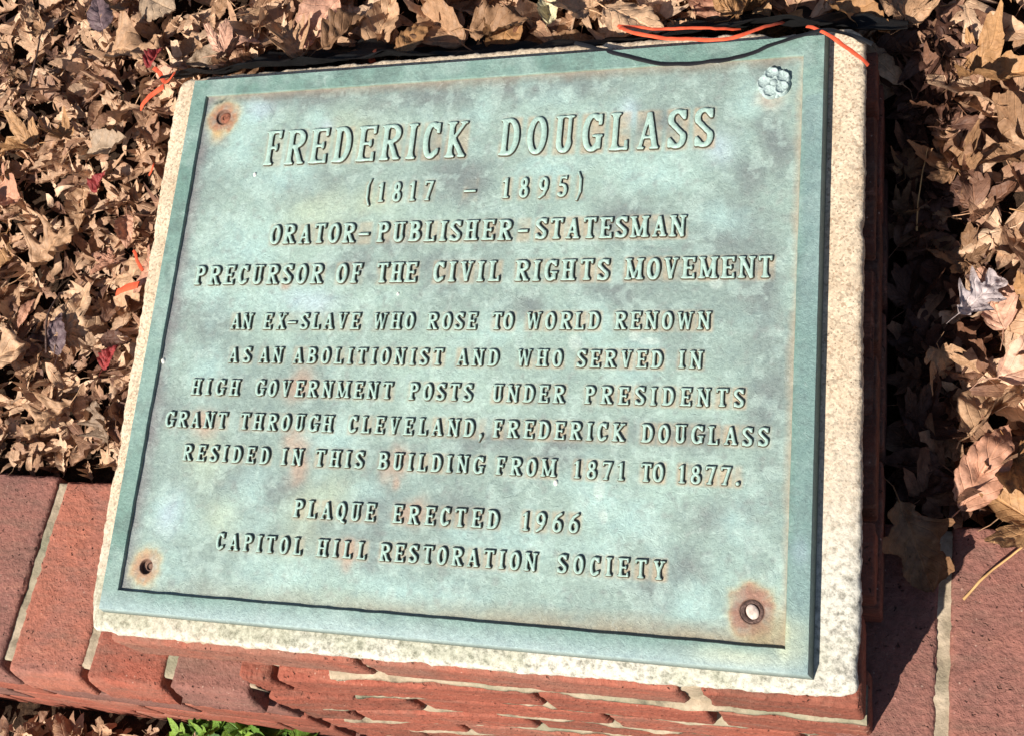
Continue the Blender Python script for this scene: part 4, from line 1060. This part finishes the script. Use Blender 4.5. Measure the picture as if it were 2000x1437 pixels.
# labels: look and place first, then which way the tip points, then upper / lower of a pair
from collections import defaultdict
def by(keyf, items):
    d = defaultdict(list)
    for it in items: d[keyf(it)].append(it)
    return d
DIRS = ['right', 'up right', 'up', 'up left', 'left', 'down left', 'down', 'down right']
for base_, its in by(lambda t: t[1]+' '+t[2], pending).items():
    if len(its) == 1: tag(its[0][0], base_, 'leaf', its[0][3]); continue
    for dr_, sub in by(lambda t: DIRS[int(round(t[4]/(math.pi/4))) % 8], its).items():
        sub.sort(key=lambda t: -t[6])
        for q, t in enumerate(sub):
            pre = '' if len(sub) == 1 else (['upper ', 'lower '] if len(sub) == 2 else ['upper ', 'middle ', 'lower ', 'lowest '])[min(q, 3)]
            lb = f'{pre}{t[1]} pointing {dr_}, {t[2]}'
            if len(lb.split()) > 16: lb = lb.replace('pointed ', '').replace('leaf scrap', 'scrap').replace(' of the ', ' of ').replace(' the ', ' ')
            tag(t[0], lb, 'leaf', t[3])
# leaves one can name
def one(kind, i, col, x, y, z, sz, rz, tx, ty, label, grp=None):
    tag(leaf_obj('fallen_leaf', kind, i, col, x, y, z, sz, rz, tx, ty), label, 'leaf', grp)
one('oval', 1, 'crimson', -.235, .455, GZ+.098, .050, 1.1, .2, .1, 'small crimson leaf, lowest of the three on the litter left of the cap')
one('oval', 3, 'crimson', -.290, .760, GZ+.098, .050, .9, .1, -.2, 'small crimson leaf on the litter, middle of the three left of the plaque')
one('oval', 1, 'crimson', -.175, .960, GZ+.098, .052, 1.3, -.2, .1, 'small crimson leaf, highest of the three on the litter left of the cap')
one('oval', 2, 'purple grey', -.360, .500, GZ+.092, .085, 1.8, .1, .1, 'purple grey oval leaf on the litter above the left end of the brick edging')
one('oval', 4, 'purple grey', -.330, 1.070, GZ+.092, .085, 2.0, .1, .1, 'purple grey oval leaf on the litter left of the top corner of the plaque')
one('oak', 0, 'pinkish tan', -.150, .600, GZ+.100, .17, 2.5, .1, -.15, 'large pale oak leaf leaning on the left side of the concrete cap')
one('oak', 2, 'tan', -.500, .440, GZ+.095, .17, .5, .1, -.1, 'large tan oak leaf at the far left just above the brick edging')
one('oak', 5, 'silvery lilac', 1.200, .560, GZ+.092, .090, .8, .1, .15, 'silvery lilac leaf half in the shadow right of the pedestal')
one('oval', 0, 'pinkish tan', 1.290, .470, GZ+.098, .150, .4, .1, .1, 'broad pinkish tan leaf beside the silvery leaf right of the pedestal')
one('shred', 1, 'pale cream', 1.350, .60, GZ+.100, .070, 1.2, .1, .2, 'small pale cream leaf scrap near the right edge of the picture')
one('oval', 3, 'pale cream', .560, .985, GZ+.110, .060, 1.7, .1, .2, 'small pale cream leaf above the middle of the plaque')
one('oval', 5, 'pale cream', .930, 1.005, GZ+.110, .060, 1.9, .2, -.2, 'small pale cream leaf above the right end of the plaque')
one('maple', 3, 'tan', 1.150, .470, GZ+.090, .075, -1.3, .9, .3, 'tan pointed leaf standing on edge in the shadow right of the pedestal')
one('oak', 4, 'dull brown', 1.115, .215, ZE+.020, .13, -1.2, .1, .1, 'dull brown leaf lying in the shadow on the right end of the edging')
one('maple', 4, 'golden brown', 1.260, .262, ZE+.018, .13, 2.6, .1, -.1, 'golden brown leaf overlapping the back of the edging at the right')
one('oval', 1, 'tan', 1.330, .245, ZE+.016, .11, .3, -.1, .1, 'tan leaf on the back edge of the brick edging, rightmost')
one('oval', 2, 'pinkish tan', 1.205, .330, ZE+.016, .14, 1.1, .1, .1, 'pinkish leaf curled against the back of the right edging bricks')

# ------------------------------------------------------------------ ribbons: net, cord, twigs
def ribbon(name, pts, w, t, mat, parent=None, org=(0, 0, 0), taper=None, upv=(0, 0, 1), n=None):
    P = np.array(pts, float); m = len(P); Q = []
    n = n or 8
    for i in range(m-1):
        p0, p1, p2, p3 = P[max(i-1, 0)], P[i], P[i+1], P[min(i+2, m-1)]
        for s_ in np.arange(n)/n:
            Q.append(.5*((2*p1)+(-p0+p2)*s_+(2*p0-5*p1+4*p2-p3)*s_**2+(-p0+3*p1-3*p2+p3)*s_**3))
    Q.append(P[-1]); Q = np.array(Q); N = len(Q); V = []
    Q = Q+np.array([[fb(q, 30, 2)*.0016, fb(q+7, 30, 2)*.0016, fb(q+3, 30, 2)*.0012] for q in Q])
    for i in range(N):
        T = Q[min(i+1, N-1)]-Q[max(i-1, 0)]; T /= np.linalg.norm(T); u = np.array(upv, float)
        s_ = np.cross(T, u); s_ /= np.linalg.norm(s_)+1e-9; u2 = np.cross(s_, T)
        k = (1 if taper is None else taper(i/(N-1)))*(1+.22*fb(Q[i], 45, 2))
        for a in range(8):
            th = a*math.pi/4+.39; V.append(Q[i]+s_*math.cos(th)*w/2*k+u2*math.sin(th)*t/2*k)
    F = []
    for i in range(N-1):
        for a in range(8): F.append((i*8+a, i*8+(a+1) % 8, i*8+8+(a+1) % 8, i*8+8+a))
    F.append(tuple(range(8))); F.append(tuple(range(N*8-1, N*8-9, -1)))
    return link(name, mesh(name, np.array(V)-np.array(org), F, mat, True, 50), parent)
NO = np.array([.9, .87, .11])
net = empty('safety_net', NO); tag(net, 'torn orange plastic safety netting lying over the back edge of the concrete cap', 'netting')
def strand(pts, w=.010, t=.0022, mat=None): return ribbon('strand', pts, w, t, mat or M_orange, net, NO)
strand([(.705, .878, .105), (.728, .856, .122), (.775, .838, .126), (.833, .826, .132), (.870, .820, .136), (.900, .830, .134), (.925, .850, .120), (.94, .868, .10)], .0062)
strand([(.70, .885, .100), (.76, .866, .112), (.83, .862, .110), (.88, .870, .09)], .005)
strand([(.975, .850, .112), (.990, .835, .122), (1.020, .808, .126), (1.047, .786, .120), (1.056, .780, .110)], .0055)
NL = np.array([-.05, .8, .0])
net2 = empty('safety_net', NL); tag(net2, 'orange netting scraps poking out along the left side of the concrete cap', 'netting')
def s2(pts, w=.012): return ribbon('strand', pts, w, .0025, M_orange, net2, NL)
s2([(-.165, .93, .03), (-.135, .905, .045), (-.105, .875, .060), (-.060, .862, .098)], .009)
s2([(-.175, .855, .02), (-.145, .862, .04), (-.110, .870, .055)], .014)
s2([(-.150, .742, -.02), (-.125, .745, .005)], .007)
s2([(-.225, .56, -.115), (-.195, .562, -.10), (-.160, .560, -.085)], .015)
s2([(-.195, .63, -.09), (-.175, .605, -.085), (-.155, .585, -.08)], .006)
s2([(.26, .94, .02), (.275, .90, .05), (.29, .878, .062)], .010)
NT3 = np.array([-.25, 1.25, -.18])
net3 = empty('safety_net', NT3); tag(net3, 'orange netting strip showing among the leaves at the top left edge of the picture', 'netting')
ribbon('strand', [(-.40, 1.20, .005), (-.33, 1.215, .01), (-.26, 1.19, .01), (-.20, 1.23, .0)], .030, .002, M_orange, net3, NT3)
ribbon('strand', [(-.68, 1.08, -.04), (-.655, 1.06, -.035), (-.63, 1.05, -.04)], .016, .002, M_orange, net3, NT3)
cord = ribbon('cord', [tp(.640, .862, -.012), tp(.675, .845, -.004), tp(.735, .822, .0018), tp(.785, .8085, .0018), tp(.830, .808, .0016), tp(.885, .812, .002), tp(.935, .828, .0035), tp(.975, .8375, .006), tp(1.003, .842, .004), tp(1.03, .842, -.012), tp(1.06, .83, -.02)], .0065, .003, M_black)
tag(cord, 'thin black cord lying in a loose curve across the top right rim of the plaque', 'cord')

# dark woven fabric hanging behind the cap
def fabric():
    nu, nv = 150, 22; V = []; UV = []
    for i in range(nu):
        x = -.115+1.22*i/(nu-1)
        for j in range(nv):
            v = j/(nv-1); y = .872+.120*v**1.2; z = .085*(1-v)-.045*v
            w = fb((x, v*.3, 1), 5, 3)*.016+fb((x, v*.6, 4), 14, 2)*.006
            V.append((x, y+w*(.3+v), z+w*1.2+(.012*math.sin(x*9)))); UV.append((i/12, v*2))
    return mesh('weed_fabric', V, gridfaces(nu, nv), M_fabric, True, uv=UV)
tag(link('weed_fabric', fabric()), 'black woven weed barrier fabric bunched behind the back edge of the concrete cap', 'fabric')
# leaves lying on the fabric
for k, (x, y, z, sz, kind, col, rz, place) in enumerate([(-.02, .955, -.03, .11, 'maple', 'pinkish tan', .6, 'the left end of'), (.10, .955, -.04, .12, 'oak', 'tan', 2.1, 'the left part of'), (.33, .945, -.03, .11, 'oval', 'golden brown', 1.2, 'the left middle of'), (.48, .955, -.04, .12, 'oval', 'dull brown', .2, 'the middle of'), (.70, .945, -.02, .13, 'oval', 'tan', -.5, 'the right middle of'), (.87, .955, -.03, .13, 'maple', 'golden brown', 1.0, 'the right part of'), (1.04, .900, .02, .12, 'oval', 'golden brown', -.7, 'the right end of'), (.20, .975, -.08, .12, 'oval', 'dull brown', .9, 'the lower left part of'), (.60, .985, -.08, .13, 'maple', 'tan', 2.7, 'the lower middle of'), (1.10, .93, -.06, .13, 'maple', 'tan', 1.6, 'the far right of')]):
    o = leaf_obj('fallen_leaf', kind, k % len(protos[kind]), col, x, y+.012, max(z, .0)+.020, sz*.9, rz, -.25, .1, True)
    tag(o, f'{col} {KW[kind]} resting on {place} the black fabric behind the cap', 'leaf', 'leaves caught on the black fabric')

# twigs and straw
def twig(pts, w, label, mat=None):
    pts = [(a, b, c+float(rise(b))) for a, b, c in pts]
    o = ribbon('twig', pts, w, w, mat or M_straw, taper=lambda t: 1-.5*t); tag(o, label, 'twig')
twig([(1.175, .150, ZE+.004), (1.20, .178, ZE+.012), (1.24, .215, ZE+.020), (1.32, .285, ZE+.04)], .0042, 'long orange straw crossing the back corner of the right edging bricks')
twig([(-.37, .46, GZ+.10), (-.375, .52, GZ+.11), (-.365, .57, GZ+.10)], .005, 'upright twig in the litter left of the plaque, lower one', M_darkrust)
twig([(-.44, .92, GZ+.10), (-.43, .98, GZ+.11), (-.445, 1.04, GZ+.10)], .005, 'upright twig in the litter left of the plaque, upper one', M_darkrust)
twig([(1.115, .66, GZ+.08), (1.118, .70, GZ+.09), (1.130, .76, GZ+.09)], .0028, 'thin stalk rising in the shadow right of the pedestal')
twig([(1.28, .84, GZ+.10), (1.33, .87, GZ+.105), (1.38, .90, GZ+.10)], .005, 'pale straw among the leaves right of the pedestal')

# grit on the plaque
grit_me = disc_relief('grit', lambda t, a: .0022*math.sqrt(max(0, 1-t*t))*(1+.15*math.sin(3*a)), .0026, M_chip, 3, 9)
for x, y, z, s_, lb in [(.1385, .6703, FD, 1.1, 'below the F of the name'), (.0313, .3696, FD, 1.3, 'at the left wall of the recess'), (.4085, .4740, FD, .8, 'under the word THE'), (.4320, .5170, FD, .8, 'above the word THE'), (.6695, .2130, FD, 1.2, 'under the word FROM')]:
    o = link('grit', grit_me, None, tp(x, y, z+.0002), (TILT, 0, 0)); o.scale = (s_, s_*1.4, s_)
    tag(o, 'white speck of grit stuck on the plaque '+lb, 'grit', 'white specks on the plaque')

# ------------------------------------------------------------------ weeds in front of the edging
def weed(x, y, n, size, label, sd):
    rr = np.random.default_rng(sd); o = np.array([x, y, FZ+.01]); root = empty('weed', o)
    tag(root, label, 'weed', 'green weeds in front of the edging')
    key = ('oval', 2, 'green')
    for i in range(n):
        a = rr.uniform(0, 6.28); d = rr.uniform(.02, .09)*size/.07; px, py, pz = d*math.cos(a), d*math.sin(a)*.7, rr.uniform(.03, .10)
        ribbon('stem', [(0, 0, 0), (px*.5, py*.5, pz*.7), (px, py, pz)], .003, .003, M_green, root)
        kd = 'maple' if i % 3 == 0 else 'oval'
        V, F, UV = protos[kd][i % 5]; kk = (kd, i % 5, 'green')
        if kk not in pm_cache: pm_cache[kk] = mesh('leaf', V, F, M_green, True, 180, uv=UV)
        l = link('leaf', pm_cache[kk], root, (px, py, pz)); sc_ = size*rr.uniform(.6, 1.25); l.scale = (sc_,)*3
        l.rotation_euler = (rr.normal()*.4, rr.normal()*.4, a)
weed(-.190, -.125, 14, .050, 'dark green low weed in front of the edging, leftmost of the row below the plaque', 1)
weed(-.120, -.118, 20, .055, 'leafy green weed at the foot of the edging, second of the row below the plaque', 2)
weed(-.050, -.115, 22, .070, 'yellow green weed at the edging foot, third of the row below the plaque', 3)
weed(.020, -.120, 18, .070, 'bright green weed at the foot of the pedestal, last of the row below the plaque', 4)
weed(-.78, -.130, 12, .060, 'green weed at the foot of the edging at the far left edge', 5)
print('objects', len(bpy.data.objects), 'tris', sum(len(o.data.polygons)*2 for o in bpy.data.objects if o.type == 'MESH'))
